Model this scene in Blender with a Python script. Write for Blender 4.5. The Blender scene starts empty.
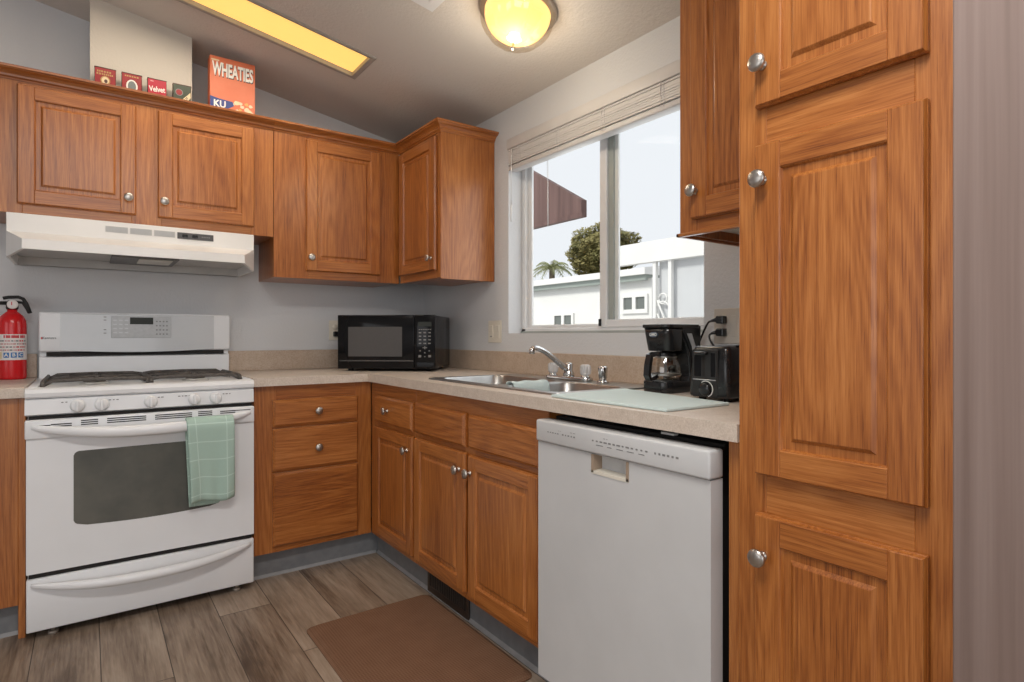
import bpy, bmesh, math, random
from mathutils import Vector, Matrix, Euler
from mathutils.geometry import tessellate_polygon
random.seed(7)
R = math.radians
scn = bpy.context.scene
COL = scn.collection
# ------------------------------------------------------------------ camera
cam = bpy.data.objects.new('camera', bpy.data.cameras.new('camera'))
COL.objects.link(cam)
cam.location = (-1.7394, -3.3712, 1.1014)
cam.rotation_euler = (math.pi/2, 0, -0.6254)
cam.data.sensor_width = 36.0
cam.data.lens = 586.12/1024*36.0
cam.data.shift_y = -(341-335.45)/1024
cam.data.clip_start = 0.02
scn.camera = cam
# ------------------------------------------------------------------ world, lights, exposure
scn.view_settings.view_transform = 'Standard'
scn.view_settings.look = 'None'
scn.view_settings.exposure = 0.0
scn.view_settings.gamma = 1.0
scn.view_settings.use_curve_mapping = False
wd = bpy.data.worlds.new('overcast_sky'); scn.world = wd
wd.use_nodes = True
bg = wd.node_tree.nodes['Background']
bg.inputs['Color'].default_value = (0.93, 0.95, 1.0, 1)
bg.inputs['Strength'].default_value = 0.97

def area(name, loc, rot, sx, sy, power, color):
    l = bpy.data.lights.new(name, 'AREA'); l.shape = 'RECTANGLE'; l.size = sx; l.size_y = sy
    l.energy = power; l.color = color
    o = bpy.data.objects.new(name, l); o.location = loc; o.rotation_euler = rot
    COL.objects.link(o); return o
# added soft fill panels behind the camera and on the left; no windows there
area('rear_fill', (-2.4, -6.9, 1.5), (R(90), 0, 0), 3.2, 1.9, 42, (0.95, 0.97, 1.0))
area('side_fill', (-4.45, -3.2, 1.5), (R(90), 0, R(-90)), 2.4, 1.6, 20, (0.95, 0.97, 1.0))
# overcast daylight through the kitchen window
area('daylight_kitchen_window', (0.30, -1.52, 1.62), (R(90), 0, R(90)), 1.1, 0.9, 4.5, (0.92, 0.96, 1.0))
# the ceiling panel's own light
area('ceiling_panel_lamp', (-1.29, -0.684, 2.455), (0, R(9.9), 0), 1.0, 0.18, 7, (1.0, 0.90, 0.76))
area('overhead_fill', (-1.75, -3.1, 2.53), (0, R(9.9), 0), 1.3, 0.35, 42, (1.0, 0.965, 0.92))  # added overhead fill near the camera, no fixture built for it
sun = bpy.data.lights.new('hazy_sun', 'SUN'); sun.energy = 2.1; sun.angle = R(12); sun.color = (1.0, 0.97, 0.91)
so = bpy.data.objects.new('hazy_sun', sun); so.rotation_euler = (R(-12), R(-48), 0); COL.objects.link(so)

# ------------------------------------------------------------------ materials
def mat(name, color=(0.8, 0.8, 0.8), rough=0.5, metal=0.0, spec=0.5, **kw):
    m = bpy.data.materials.new(name); m.use_nodes = True
    b = m.node_tree.nodes['Principled BSDF']
    b.inputs['Base Color'].default_value = (*color, 1)
    b.inputs['Roughness'].default_value = rough
    b.inputs['Metallic'].default_value = metal
    b.inputs['Specular IOR Level'].default_value = spec
    for k, v in kw.items():
        b.inputs[k].default_value = v
    return m
def nodes(m): return m.node_tree.nodes, m.node_tree.links, m.node_tree.nodes['Principled BSDF']
def ramp(N, stops):
    r = N.new('ShaderNodeValToRGB'); e = r.color_ramp.elements
    while len(e) > len(stops): e.remove(e[-1])
    while len(e) < len(stops): e.new(0.5)
    for i, (p, c) in enumerate(stops):
        e[i].position = p; e[i].color = (*c, 1)
    return r
def noise(N, L, vec, scale, detail=3, rough=0.5, dist=0.0):
    n = N.new('ShaderNodeTexNoise'); n.inputs['Scale'].default_value = scale
    n.inputs['Detail'].default_value = detail; n.inputs['Roughness'].default_value = rough
    n.inputs['Distortion'].default_value = dist
    if vec is not None: L.new(vec, n.inputs['Vector'])
    return n
def mathn(N, L, op, a, b=None, c=None):
    n = N.new('ShaderNodeMath'); n.operation = op
    for i, v in enumerate((a, b, c)):
        if v is None: continue
        if isinstance(v, (int, float)): n.inputs[i].default_value = v
        else: L.new(v, n.inputs[i])
    return n.outputs[0]
def mix(N, L, f, a, b, mode='MIX'):
    n = N.new('ShaderNodeMix'); n.data_type = 'RGBA'; n.blend_type = mode
    for i, v in ((0, f), (6, a), (7, b)):
        if isinstance(v, (int, float)): n.inputs[i].default_value = v
        elif isinstance(v, tuple): n.inputs[i].default_value = (*v, 1)
        else: L.new(v, n.inputs[i])
    return n.outputs[2]
def bump(N, L, h, strength, dist=0.002):
    b = N.new('ShaderNodeBump'); b.inputs['Strength'].default_value = strength
    b.inputs['Distance'].default_value = dist; L.new(h, b.inputs['Height']); return b.outputs[0]

def wood(name, axis):
    """oak grain running along the given local axis"""
    m = mat(name, rough=0.36, spec=0.5); N, L, B = nodes(m)
    tc = N.new('ShaderNodeTexCoord'); oi = N.new('ShaderNodeObjectInfo')
    off = N.new('ShaderNodeVectorMath'); off.operation = 'SCALE'
    cx = N.new('ShaderNodeCombineXYZ')
    for i, k in enumerate((17.0, 29.0, 41.0)):
        L.new(mathn(N, L, 'MULTIPLY', oi.outputs['Random'], k), cx.inputs[i])
    ad = N.new('ShaderNodeVectorMath'); ad.operation = 'ADD'
    L.new(tc.outputs['Object'], ad.inputs[0]); L.new(cx.outputs[0], ad.inputs[1])
    def stretched(across, along):
        mp = N.new('ShaderNodeMapping'); s = [across]*3; s['XYZ'.index(axis)] = along
        mp.inputs['Scale'].default_value = s; L.new(ad.outputs[0], mp.inputs['Vector']); return mp.outputs[0]
    # wavering growth bands, fine pores, broad tone
    w = noise(N, L, stretched(5.5, 0.50), 1.0, 2, 0.45, 0.2)
    bands = mathn(N, L, 'MULTIPLY_ADD', mathn(N, L, 'SINE', mathn(N, L, 'MULTIPLY', w.outputs['Fac'], 150.0)), 0.5, 0.5)
    fine = noise(N, L, stretched(380, 9), 1.0, 3, 0.65)
    pores = noise(N, L, stretched(520, 16), 1.0, 2, 0.5)
    pr = ramp(N, [(0.60, (0, 0, 0)), (0.70, (1, 1, 1))]); L.new(pores.outputs['Fac'], pr.inputs['Fac'])
    mid = noise(N, L, stretched(150, 3.0), 1.0, 3, 0.6)
    broad = noise(N, L, stretched(5, 0.5), 1.0, 2, 0.5)
    v = mathn(N, L, 'SUBTRACT', mathn(N, L, 'MULTIPLY', fine.outputs['Fac'], 0.46), mathn(N, L, 'MULTIPLY', bands, 0.075))
    v = mathn(N, L, 'SUBTRACT', v, mathn(N, L, 'MULTIPLY', pr.outputs['Color'], 0.10))
    v = mathn(N, L, 'ADD', v, mathn(N, L, 'MULTIPLY', mid.outputs['Fac'], 0.26))
    v = mathn(N, L, 'ADD', v, mathn(N, L, 'MULTIPLY', broad.outputs['Fac'], 0.30))
    r = ramp(N, [(0.25, (0.130, 0.031, 0.004)), (0.38, (0.272, 0.078, 0.012)), (0.49, (0.385, 0.128, 0.025)), (0.64, (0.515, 0.200, 0.052))])
    L.new(v, r.inputs['Fac']); L.new(r.outputs['Color'], B.inputs['Base Color'])
    L.new(bump(N, L, fine.outputs['Fac'], 0.12, 0.0006), B.inputs['Normal'])
    B.inputs['Coat Weight'].default_value = 0.40; B.inputs['Coat Roughness'].default_value = 0.30
    return m
WZ, WX, WY = wood('oak_upright', 'Z'), wood('oak_lengthwise', 'X'), wood('oak_crosswise', 'Y')

def speckle(name, base, dark, light, scale, rough):
    m = mat(name, rough=rough); N, L, B = nodes(m)
    tc = N.new('ShaderNodeTexCoord')
    a = noise(N, L, tc.outputs['Object'], scale, 4, 0.7)
    b = noise(N, L, tc.outputs['Object'], scale*0.12, 3, 0.6)
    v = mathn(N, L, 'ADD', mathn(N, L, 'MULTIPLY', a.outputs['Fac'], 0.7), mathn(N, L, 'MULTIPLY', b.outputs['Fac'], 0.3))
    r = ramp(N, [(0.36, dark), (0.5, base), (0.66, light)]); L.new(v, r.inputs['Fac'])
    L.new(r.outputs['Color'], B.inputs['Base Color']); return m
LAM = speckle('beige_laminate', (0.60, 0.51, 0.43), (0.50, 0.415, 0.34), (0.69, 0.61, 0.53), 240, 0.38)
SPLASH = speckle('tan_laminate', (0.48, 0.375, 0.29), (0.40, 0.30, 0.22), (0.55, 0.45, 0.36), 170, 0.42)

def plaster(name, color, scale, strength, dist=0.004):
    m = mat(name, color, 0.85, spec=0.2); N, L, B = nodes(m)
    tc = N.new('ShaderNodeTexCoord')
    n = noise(N, L, tc.outputs['Object'], scale, 4, 0.6)
    t = noise(N, L, tc.outputs['Object'], 1.3, 2)
    c = mix(N, L, mathn(N, L, 'MULTIPLY', t.outputs['Fac'], 0.16), tuple(color), tuple(x*0.86 for x in color))
    L.new(c, B.inputs['Base Color'])
    L.new(bump(N, L, n.outputs['Fac'], strength, dist), B.inputs['Normal']); return m
WALL = plaster('grey_wall_paint', (0.635, 0.64, 0.65), 90, 0.45)
CEIL = plaster('textured_ceiling', (0.66, 0.62, 0.58), 75, 0.8)
CHASE = plaster('cream_wall_paint', (0.60, 0.55, 0.48), 90, 0.3)

def floor_mat():
    m = mat('vinyl_plank', rough=0.42); N, L, B = nodes(m)
    tc = N.new('ShaderNodeTexCoord'); sp = N.new('ShaderNodeSeparateXYZ'); L.new(tc.outputs['Object'], sp.inputs[0])
    W, LEN = 0.1915, 1.22
    u = mathn(N, L, 'DIVIDE', mathn(N, L, 'ADD', sp.outputs[0], 1.8985+W*40), W)
    iu = mathn(N, L, 'FLOOR', u); fu = mathn(N, L, 'FRACT', u)
    wn = N.new('ShaderNodeTexWhiteNoise'); wn.noise_dimensions = '1D'; L.new(iu, wn.inputs['W'])
    v = mathn(N, L, 'ADD', mathn(N, L, 'DIVIDE', mathn(N, L, 'ADD', sp.outputs[1], 40.0), LEN), wn.outputs['Value'])
    iv = mathn(N, L, 'FLOOR', v); fv = mathn(N, L, 'FRACT', v)
    cb = N.new('ShaderNodeCombineXYZ'); L.new(iu, cb.inputs[0]); L.new(iv, cb.inputs[1])
    w2 = N.new('ShaderNodeTexWhiteNoise'); w2.noise_dimensions = '2D'; L.new(cb.outputs[0], w2.inputs['Vector'])
    sc = N.new('ShaderNodeVectorMath'); sc.operation = 'SCALE'; L.new(w2.outputs['Color'], sc.inputs[0]); sc.inputs['Scale'].default_value = 19.0
    ad = N.new('ShaderNodeVectorMath'); ad.operation = 'ADD'; L.new(tc.outputs['Object'], ad.inputs[0]); L.new(sc.outputs[0], ad.inputs[1])
    mp = N.new('ShaderNodeMapping'); mp.inputs['Scale'].default_value = (95, 5.0, 1); L.new(ad.outputs[0], mp.inputs['Vector'])
    fine = noise(N, L, mp.outputs[0], 1.0, 4, 0.65, 0.4)
    mp2 = N.new('ShaderNodeMapping'); mp2.inputs['Scale'].default_value = (9, 1.6, 1); L.new(ad.outputs[0], mp2.inputs['Vector'])
    broad = noise(N, L, mp2.outputs[0], 1.0, 3, 0.6, 0.8)
    mp3 = N.new('ShaderNodeMapping'); mp3.inputs['Scale'].default_value = (7, 3.2, 1); L.new(ad.outputs[0], mp3.inputs['Vector'])
    knot = noise(N, L, mp3.outputs[0], 1.0, 2, 0.5, 0.3)
    t = mathn(N, L, 'ADD', mathn(N, L, 'MULTIPLY', fine.outputs['Fac'], 0.42), mathn(N, L, 'MULTIPLY', broad.outputs['Fac'], 0.50))
    t = mathn(N, L, 'ADD', t, mathn(N, L, 'MULTIPLY', w2.outputs['Value'], 0.16))
    r = ramp(N, [(0.37, (0.095, 0.062, 0.041)), (0.48, (0.205, 0.150, 0.108)), (0.60, (0.305, 0.236, 0.178)), (0.76, (0.42, 0.34, 0.27))])
    L.new(t, r.inputs['Fac'])
    kr = ramp(N, [(0.62, (1, 1, 1)), (0.74, (0.42, 0.38, 0.35))]); L.new(knot.outputs['Fac'], kr.inputs['Fac'])
    c = mix(N, L, 1.0, r.outputs['Color'], kr.outputs['Color'], 'MULTIPLY')
    e = mathn(N, L, 'MINIMUM', mathn(N, L, 'MULTIPLY', mathn(N, L, 'MINIMUM', fu, mathn(N, L, 'SUBTRACT', 1.0, fu)), W),
              mathn(N, L, 'MULTIPLY', mathn(N, L, 'MINIMUM', fv, mathn(N, L, 'SUBTRACT', 1.0, fv)), LEN))
    seam = mathn(N, L, 'LESS_THAN', e, 0.0016)
    c = mix(N, L, seam, c, (0.055, 0.038, 0.027)); L.new(c, B.inputs['Base Color'])
    L.new(bump(N, L, fine.outputs['Fac'], 0.15, 0.001), B.inputs['Normal']); return m

def streaks(name, a, b, sx, sz):
    m = mat(name, rough=0.6); N, L, B = nodes(m); tc = N.new('ShaderNodeTexCoord')
    mp = N.new('ShaderNodeMapping'); mp.inputs['Scale'].default_value = (sx, sx, sz); L.new(tc.outputs['Object'], mp.inputs['Vector'])
    n = noise(N, L, mp.outputs[0], 1.0, 3, 0.55); r = ramp(N, [(0.3, a), (0.7, b)])
    L.new(n.outputs['Fac'], r.inputs['Fac']); L.new(r.outputs['Color'], B.inputs['Base Color']); return m

def mottled(name, a, b, scale, rough, bs=0.0, metal=0.0):
    m = mat(name, a, rough, metal); N, L, B = nodes(m); tc = N.new('ShaderNodeTexCoord')
    n = noise(N, L, tc.outputs['Object'], scale, 4, 0.6); r = ramp(N, [(0.35, a), (0.65, b)])
    L.new(n.outputs['Fac'], r.inputs['Fac']); L.new(r.outputs['Color'], B.inputs['Base Color'])
    if bs: L.new(bump(N, L, n.outputs['Fac'], bs, 0.002), B.inputs['Normal'])
    return m
FLOOR = floor_mat()
PANEL = streaks('grey_wood_panelling', (0.205, 0.145, 0.125), (0.29, 0.218, 0.195), 55, 0.9)
KICK = mottled('grey_vinyl_base', (0.155, 0.160, 0.170), (0.19, 0.195, 0.20), 20, 0.5)
WHITE = mottled('white_enamel', (0.755, 0.765, 0.78), (0.785, 0.795, 0.81), 4, 0.28)
WHITE2 = mottled('white_plastic', (0.56, 0.565, 0.57), (0.59, 0.595, 0.60), 5, 0.38)
OFFW = mottled('off_white_hood_enamel', (0.75, 0.735, 0.715), (0.79, 0.775, 0.755), 4, 0.32)
GLASSW = mottled('frosted_white_glass', (0.56, 0.575, 0.59), (0.59, 0.605, 0.62), 6, 0.16)
GREYP = mottled('light_grey_panel', (0.42, 0.43, 0.44), (0.47, 0.48, 0.49), 60, 0.3)
HOODU = mottled('grey_hood_lining', (0.50, 0.495, 0.48), (0.55, 0.545, 0.53), 8, 0.45)
FILTER = mottled('aluminium_filter_mesh', (0.16, 0.155, 0.15), (0.30, 0.29, 0.28), 160, 0.5, 0.4, 0.4)
LENS = mat('frosted_lamp_lens', (0.66, 0.64, 0.58), 0.4)
BLACK = mottled('black_plastic', (0.012, 0.012, 0.013), (0.018, 0.018, 0.019), 12, 0.20)
MATTE = mottled('matte_black', (0.010, 0.010, 0.010), (0.016, 0.016, 0.016), 30, 0.6)
GLOSS = mat('gloss_black', (0.006, 0.006, 0.007), 0.09, 0.0, 0.22)
DARKGAP = mat('dark_recess', (0.012, 0.010, 0.009), 0.8)
SCREEN = mottled('smoked_oven_window', (0.085, 0.087, 0.078), (0.125, 0.122, 0.105), 5, 0.13)
MWIN = mottled('grey_microwave_screen', (0.052, 0.046, 0.043), (0.064, 0.057, 0.053), 300, 0.45)
DISPLAY = mottled('dark_display', (0.010, 0.014, 0.010), (0.014, 0.018, 0.014), 30, 0.55)
CAST = mottled('cast_iron', (0.060, 0.052, 0.047), (0.10, 0.088, 0.08), 60, 0.6, 0.3)
NICKEL = mottled('satin_nickel', (0.46, 0.43, 0.40), (0.52, 0.49, 0.455), 40, 0.34, 0, 1.0)
STEEL = mottled('brushed_steel', (0.40, 0.39, 0.375), (0.46, 0.45, 0.435), 30, 0.34, 0, 1.0)
CHROME = mottled('chrome', (0.55, 0.55, 0.55), (0.60, 0.60, 0.60), 10, 0.12, 0, 1.0)
RED = mottled('red_paint', (0.56, 0.008, 0.012), (0.62, 0.012, 0.016), 8, 0.22)
LABELW = mottled('white_label_paper', (0.70, 0.66, 0.64), (0.76, 0.72, 0.70), 30, 0.5)
INKR = mat('red_ink', (0.55, 0.05, 0.06), 0.5); INKB = mat('blue_ink', (0.03, 0.16, 0.42), 0.5)
INKP = mat('pink_ink', (0.55, 0.28, 0.28), 0.5); INKK = mat('black_ink', (0.03, 0.03, 0.03), 0.5)
INKG = mat('grey_ink', (0.22, 0.22, 0.22), 0.5); INKW = mat('white_ink', (0.72, 0.70, 0.66), 0.5)
INKC = mat('cream_ink', (0.68, 0.55, 0.34), 0.5); INKO = mat('gold_ink', (0.40, 0.24, 0.08), 0.45)
TINRED = mottled('red_tin', (0.22, 0.010, 0.012), (0.29, 0.014, 0.017), 20, 0.38)
TINGREEN = mottled('dark_green_tin', (0.028, 0.040, 0.022), (0.040, 0.055, 0.03), 20, 0.38)
TINEDGE = mottled('worn_dark_tin', (0.05, 0.022, 0.018), (0.11, 0.05, 0.035), 40, 0.45)
ORANGE = mottled('orange_card', (0.56, 0.13, 0.05), (0.60, 0.15, 0.065), 10, 0.45)
IVORY = mottled('ivory_plastic', (0.70, 0.66, 0.57), (0.74, 0.70, 0.61), 10, 0.35)
PLATE = mottled('beige_wall_plate', (0.50, 0.455, 0.40), (0.53, 0.48, 0.42), 10, 0.4)
VINYL = mottled('white_window_vinyl', (0.68, 0.68, 0.68), (0.72, 0.72, 0.72), 8, 0.35)
TRACK = mottled('grey_window_track', (0.33, 0.35, 0.33), (0.37, 0.39, 0.37), 8, 0.4)
BLIND = mottled('cream_blind_slat', (0.60, 0.585, 0.57), (0.64, 0.62, 0.605), 8, 0.45)
VENT = mottled('bronze_register', (0.030, 0.020, 0.014), (0.045, 0.031, 0.022), 30, 0.45)
BRONZE = mottled('bronze_lamp_pan', (0.36, 0.31, 0.265), (0.41, 0.355, 0.30), 20, 0.4, 0, 0.3)
TRIMW = mottled('taupe_trim', (0.36, 0.33, 0.30), (0.40, 0.37, 0.335), 20, 0.5)
KICKT = mottled('grey_vinyl_edge', (0.24, 0.24, 0.245), (0.28, 0.28, 0.285), 20, 0.5)
MAT = None
def weave(name, a, b, scale):
    m = mat(name, a, 0.85, spec=0.2); N, L, B = nodes(m); tc = N.new('ShaderNodeTexCoord')
    mp = N.new('ShaderNodeMapping'); mp.inputs['Rotation'].default_value = (0, 0, R(45)); L.new(tc.outputs['Object'], mp.inputs['Vector'])
    ck = N.new('ShaderNodeTexChecker'); ck.inputs['Scale'].default_value = scale; L.new(mp.outputs[0], ck.inputs['Vector'])
    n = noise(N, L, tc.outputs['Object'], 14, 3); f = mathn(N, L, 'MULTIPLY', mathn(N, L, 'ADD', ck.outputs['Fac'], n.outputs['Fac']), 0.5)
    L.new(mix(N, L, f, a, b), B.inputs['Base Color']); L.new(bump(N, L, ck.outputs['Fac'], 0.5, 0.001), B.inputs['Normal']); return m
MAT = weave('brown_woven_mat', (0.130, 0.064, 0.036), (0.225, 0.125, 0.076), 150)
def cloth(name, a, line, spacing, wid):
    """plain cloth with a thin lighter window-check woven in, laid out on the cloth's own UVs (metres)"""
    m = mat(name, a, 0.9, spec=0.15); N, L, B = nodes(m)
    uv = N.new('ShaderNodeUVMap'); sp = N.new('ShaderNodeSeparateXYZ'); L.new(uv.outputs[0], sp.inputs[0])
    fs = []
    for i, s in enumerate(spacing):
        f = mathn(N, L, 'FRACT', mathn(N, L, 'DIVIDE', mathn(N, L, 'ADD', sp.outputs[i], 10.0), s))
        fs.append(mathn(N, L, 'LESS_THAN', f, wid/s))
    g = mathn(N, L, 'MAXIMUM', fs[0], fs[1])
    tc = N.new('ShaderNodeTexCoord'); n = noise(N, L, tc.outputs['Object'], 260, 3, 0.6)
    c = mix(N, L, mathn(N, L, 'MULTIPLY', n.outputs['Fac'], 0.5), tuple(a), tuple(x*0.74 for x in a))
    L.new(mix(N, L, mathn(N, L, 'MULTIPLY', g, 0.7), c, tuple(line)), B.inputs['Base Color'])
    L.new(bump(N, L, n.outputs['Fac'], 0.5, 0.0015), B.inputs['Normal']); return m
MINT = cloth('mint_terry_cloth', (0.43, 0.58, 0.505), (0.58, 0.72, 0.65), (0.118, 0.062), 0.0036)
PALE = cloth('pale_aqua_microfibre', (0.585, 0.685, 0.675), (0.585, 0.685, 0.675), (0.5, 0.5), 0.001)
def thin_glass(name, tint, refl):
    m = bpy.data.materials.new(name); m.use_nodes = True; N, L = m.node_tree.nodes, m.node_tree.links
    N.remove(N['Principled BSDF']); o = N['Material Output']
    t = N.new('ShaderNodeBsdfTransparent'); t.inputs[0].default_value = (*tint, 1)
    g = N.new('ShaderNodeBsdfGlossy'); g.inputs['Roughness'].default_value = 0.03; g.inputs['Color'].default_value = (0.9, 0.9, 0.9, 1)
    mx = N.new('ShaderNodeMixShader'); mx.inputs[0].default_value = refl
    L.new(t.outputs[0], mx.inputs[1]); L.new(g.outputs[0], mx.inputs[2]); L.new(mx.outputs[0], o.inputs[0]); return m
PANE = thin_glass('window_glass', (0.98, 0.99, 0.985), 0.0025)
CARAFE = thin_glass('carafe_glass', (0.86, 0.84, 0.80), 0.16)
ACRYL = thin_glass('clear_acrylic', (0.86, 0.86, 0.86), 0.10)
_N, _L = ACRYL.node_tree.nodes, ACRYL.node_tree.links; _d = _N.new('ShaderNodeBsdfDiffuse'); _d.inputs[0].default_value = (0.82, 0.83, 0.84, 1)
_m = _N.new('ShaderNodeMixShader'); _m.inputs[0].default_value = 0.42; _o = _N['Material Output']
_L.new(_o.inputs[0].links[0].from_socket, _m.inputs[1]); _L.new(_d.outputs[0], _m.inputs[2]); _L.new(_m.outputs[0], _o.inputs[0])
OUTERGLASS = thin_glass('smoky_lamp_glass', (0.90, 0.85, 0.78), 0.12)
def glow(name, color, strength):
    m = mat(name, color, 0.4); N, L, B = nodes(m)
    B.inputs['Emission Color'].default_value = (*color, 1); B.inputs['Emission Strength'].default_value = strength; return m
DIFF = glow('amber_diffuser', (1.0, 0.62, 0.17), 0.95)
BOWL = glow('amber_bowl_glass', (1.0, 0.68, 0.24), 1.5)
BULB = glow('lamp_bulb', (1.0, 0.9, 0.7), 3.0)
EXTW = mottled('exterior_white_siding', (0.84, 0.83, 0.80), (0.88, 0.87, 0.84), 2, 0.7)
EXTG = mottled('pale_grey_siding', (0.62, 0.63, 0.64), (0.66, 0.67, 0.68), 2, 0.7)
EXTSH = mottled('grey_green_eave_shade', (0.30, 0.34, 0.31), (0.34, 0.38, 0.35), 6, 0.6)  # eave shadow put into the colour
EXTGLASS = mat('dark_house_glass', (0.17, 0.185, 0.17), 0.15)
BROWN = streaks('red_brown_boards', (0.10, 0.050, 0.042), (0.19, 0.105, 0.09), 14, 0.7)
LEAF = mottled('olive_leaves', (0.13, 0.125, 0.035), (0.34, 0.29, 0.11), 2.2, 0.7)
PALM = mottled('palm_leaves', (0.20, 0.22, 0.09), (0.36, 0.37, 0.19), 4, 0.7)
BARK = mottled('bark', (0.12, 0.09, 0.065), (0.20, 0.155, 0.12), 12, 0.9)
GROUND = mottled('pale_concrete_ground', (0.42, 0.41, 0.39), (0.50, 0.49, 0.47), 3, 0.9)

# ------------------------------------------------------------------ mesh building
class MB:
    """collects shapes; build() links them as ONE mesh object"""
    def __init__(s): s.bm = bmesh.new(); s.mats = []; s.smooth = False
    def mi(s, m):
        if m not in s.mats: s.mats.append(m)
        return s.mats.index(m)
    def _fin(s, faces, m, smooth=False):
        i = s.mi(m)
        for f in faces: f.material_index = i; f.smooth = smooth
    def box(s, x0, x1, y0, y1, z0, z1, m, bev=0.0, seg=1, M=None):
        x0, x1 = sorted((x0, x1)); y0, y1 = sorted((y0, y1)); z0, z1 = sorted((z0, z1))
        t = bmesh.new(); bmesh.ops.create_cube(t, size=1.0)
        for v in t.verts:
            v.co = Vector(((x0+x1)/2+v.co.x*(x1-x0), (y0+y1)/2+v.co.y*(y1-y0), (z0+z1)/2+v.co.z*(z1-z0)))
        if bev > 0:
            bev = min(bev, 0.45*min(x1-x0, y1-y0, z1-z0))
            bmesh.ops.bevel(t, geom=list(t.edges), offset=bev, segments=seg, affect='EDGES', profile=0.5)
        s.merge(t, m, seg > 1, M)
    def merge(s, t, m, smooth=False, M=None):
        vs = [s.bm.verts.new((M @ v.co) if M is not None else v.co) for v in t.verts]
        t.verts.index_update(); fs = []
        for f in t.faces:
            try: fs.append(s.bm.faces.new([vs[v.index] for v in f.verts]))
            except ValueError: pass
        s._fin(fs, m, smooth); t.free()
    def face(s, pts, m): 
        f = s.bm.faces.new([s.bm.verts.new(p) for p in pts]); s._fin([f], m); return f
    def prism(s, poly, axis, a, b, m, bev=0.0, smooth=False, M=None):
        """2D polygon extruded along an axis: X->(y,z), Y->(x,z), Z->(x,y)"""
        def P(p, w):
            return {'X': (w, p[0], p[1]), 'Y': (p[0], w, p[1]), 'Z': (p[0], p[1], w)}[axis]
        t = bmesh.new(); A = [t.verts.new(P(p, a)) for p in poly]; B = [t.verts.new(P(p, b)) for p in poly]; n = len(poly)
        t.faces.new(A); t.faces.new(B[::-1])
        for i in range(n): t.faces.new((A[i], B[i], B[(i+1) % n], A[(i+1) % n]))
        bmesh.ops.recalc_face_normals(t, faces=t.faces)
        if bev > 0: bmesh.ops.bevel(t, geom=list(t.edges), offset=bev, segments=2, affect='EDGES', profile=0.5)
        s.merge(t, m, smooth, M)
    def loft(s, rings, m, cap0=True, cap1=True, smooth=True, closed=True):
        V = [[s.bm.verts.new(p) for p in r] for r in rings]; fs = []; n = len(rings[0])
        for a, b in zip(V, V[1:]):
            for i in range(n if closed else n-1):
                j = (i+1) % n
                try: fs.append(s.bm.faces.new((a[i], a[j], b[j], b[i])))
                except ValueError: pass
        s._fin(fs, m, smooth); c = []
        if cap0: c.append(s.bm.faces.new(V[0][::-1]))
        if cap1: c.append(s.bm.faces.new(V[-1]))
        s._fin(c, m, False)
    def lathe(s, prof, c, axis, m, seg=24, smooth=True, caps=True):
        """prof: (radius, height along axis)"""
        ax = Vector(axis).normalized(); u = ax.orthogonal().normalized(); w = ax.cross(u); c = Vector(c)
        rings = [[c+ax*h+(u*math.cos(2*math.pi*k/seg)+w*math.sin(2*math.pi*k/seg))*max(r, 1e-4) for k in range(seg)] for r, h in prof]
        s.loft(rings, m, caps, caps, smooth)
    def cyl(s, p0, p1, r0, m, r1=None, seg=16, smooth=True):
        p0, p1 = Vector(p0), Vector(p1); s.lathe([(r0, 0), (r1 if r1 is not None else r0, (p1-p0).length)], p0, p1-p0, m, seg, smooth)
    def tube(s, pts, r, m, seg=8, rr=None):
        pts = [Vector(p) for p in pts]; rings = []; ref = None
        for i, p in enumerate(pts):
            d = (pts[min(i+1, len(pts)-1)]-pts[max(i-1, 0)]).normalized()
            if ref is None: ref = d.orthogonal().normalized()
            ref = (ref-d*ref.dot(d)).normalized(); w = d.cross(ref); q = rr[i] if rr else r
            rings.append([p+(ref*math.cos(2*math.pi*k/seg)+w*math.sin(2*math.pi*k/seg))*q for k in range(seg)])
        s.loft(rings, m)
    def text(s, body, size, M, m, depth=0.0004, bold=0.0, sx=1.0):
        cu = bpy.data.curves.new('t', 'FONT'); cu.body = body; cu.size = size; cu.extrude = depth; cu.offset = bold
        cu.align_x = 'CENTER'; cu.align_y = 'CENTER'; cu.resolution_u = 3
        o = bpy.data.objects.new('t', cu); COL.objects.link(o)
        me = bpy.data.meshes.new_from_object(o.evaluated_get(bpy.context.evaluated_depsgraph_get()))
        bpy.data.objects.remove(o); bpy.data.curves.remove(cu)
        t = bmesh.new(); t.from_mesh(me); bpy.data.meshes.remove(me)
        s.merge(t, m, False, M @ Matrix.Diagonal((sx, 1, 1, 1)))
    def build(s, name, parent=None, auto=None):
        bm = s.bm
        org = Vector((0, 0, 0))
        if parent is not None:
            org = Vector(parent.get('_org', (0, 0, 0)))
        for v in bm.verts: v.co -= org
        bmesh.ops.recalc_face_normals(bm, faces=bm.faces)
        me = bpy.data.meshes.new(name); bm.to_mesh(me); bm.free()
        for m in s.mats: me.materials.append(m)
        o = bpy.data.objects.new(name, me); COL.objects.link(o)
        if parent is not None:
            o.parent = parent; o['_org'] = tuple(org)
        return o
def tag(o, label, cat, group=None):
    o['label'] = label; o['category'] = cat
    if group: o['group'] = group
    return o
def thing(name, label, cat, loc, group=None, rotz=0.0, local=False):
    """an Empty at the thing's base; parts are given in world coordinates unless local"""
    o = bpy.data.objects.new(name, None); COL.objects.link(o); o.empty_display_size = 0.05
    o.location = loc; o.rotation_euler = (0, 0, rotz); o['_org'] = (0, 0, 0) if local else tuple(loc)
    return tag(o, label, cat, group)
def struct(mb, name, parent=None):
    o = mb.build(name, parent)
    if parent is None: o['kind'] = 'structure'
    return o
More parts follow.
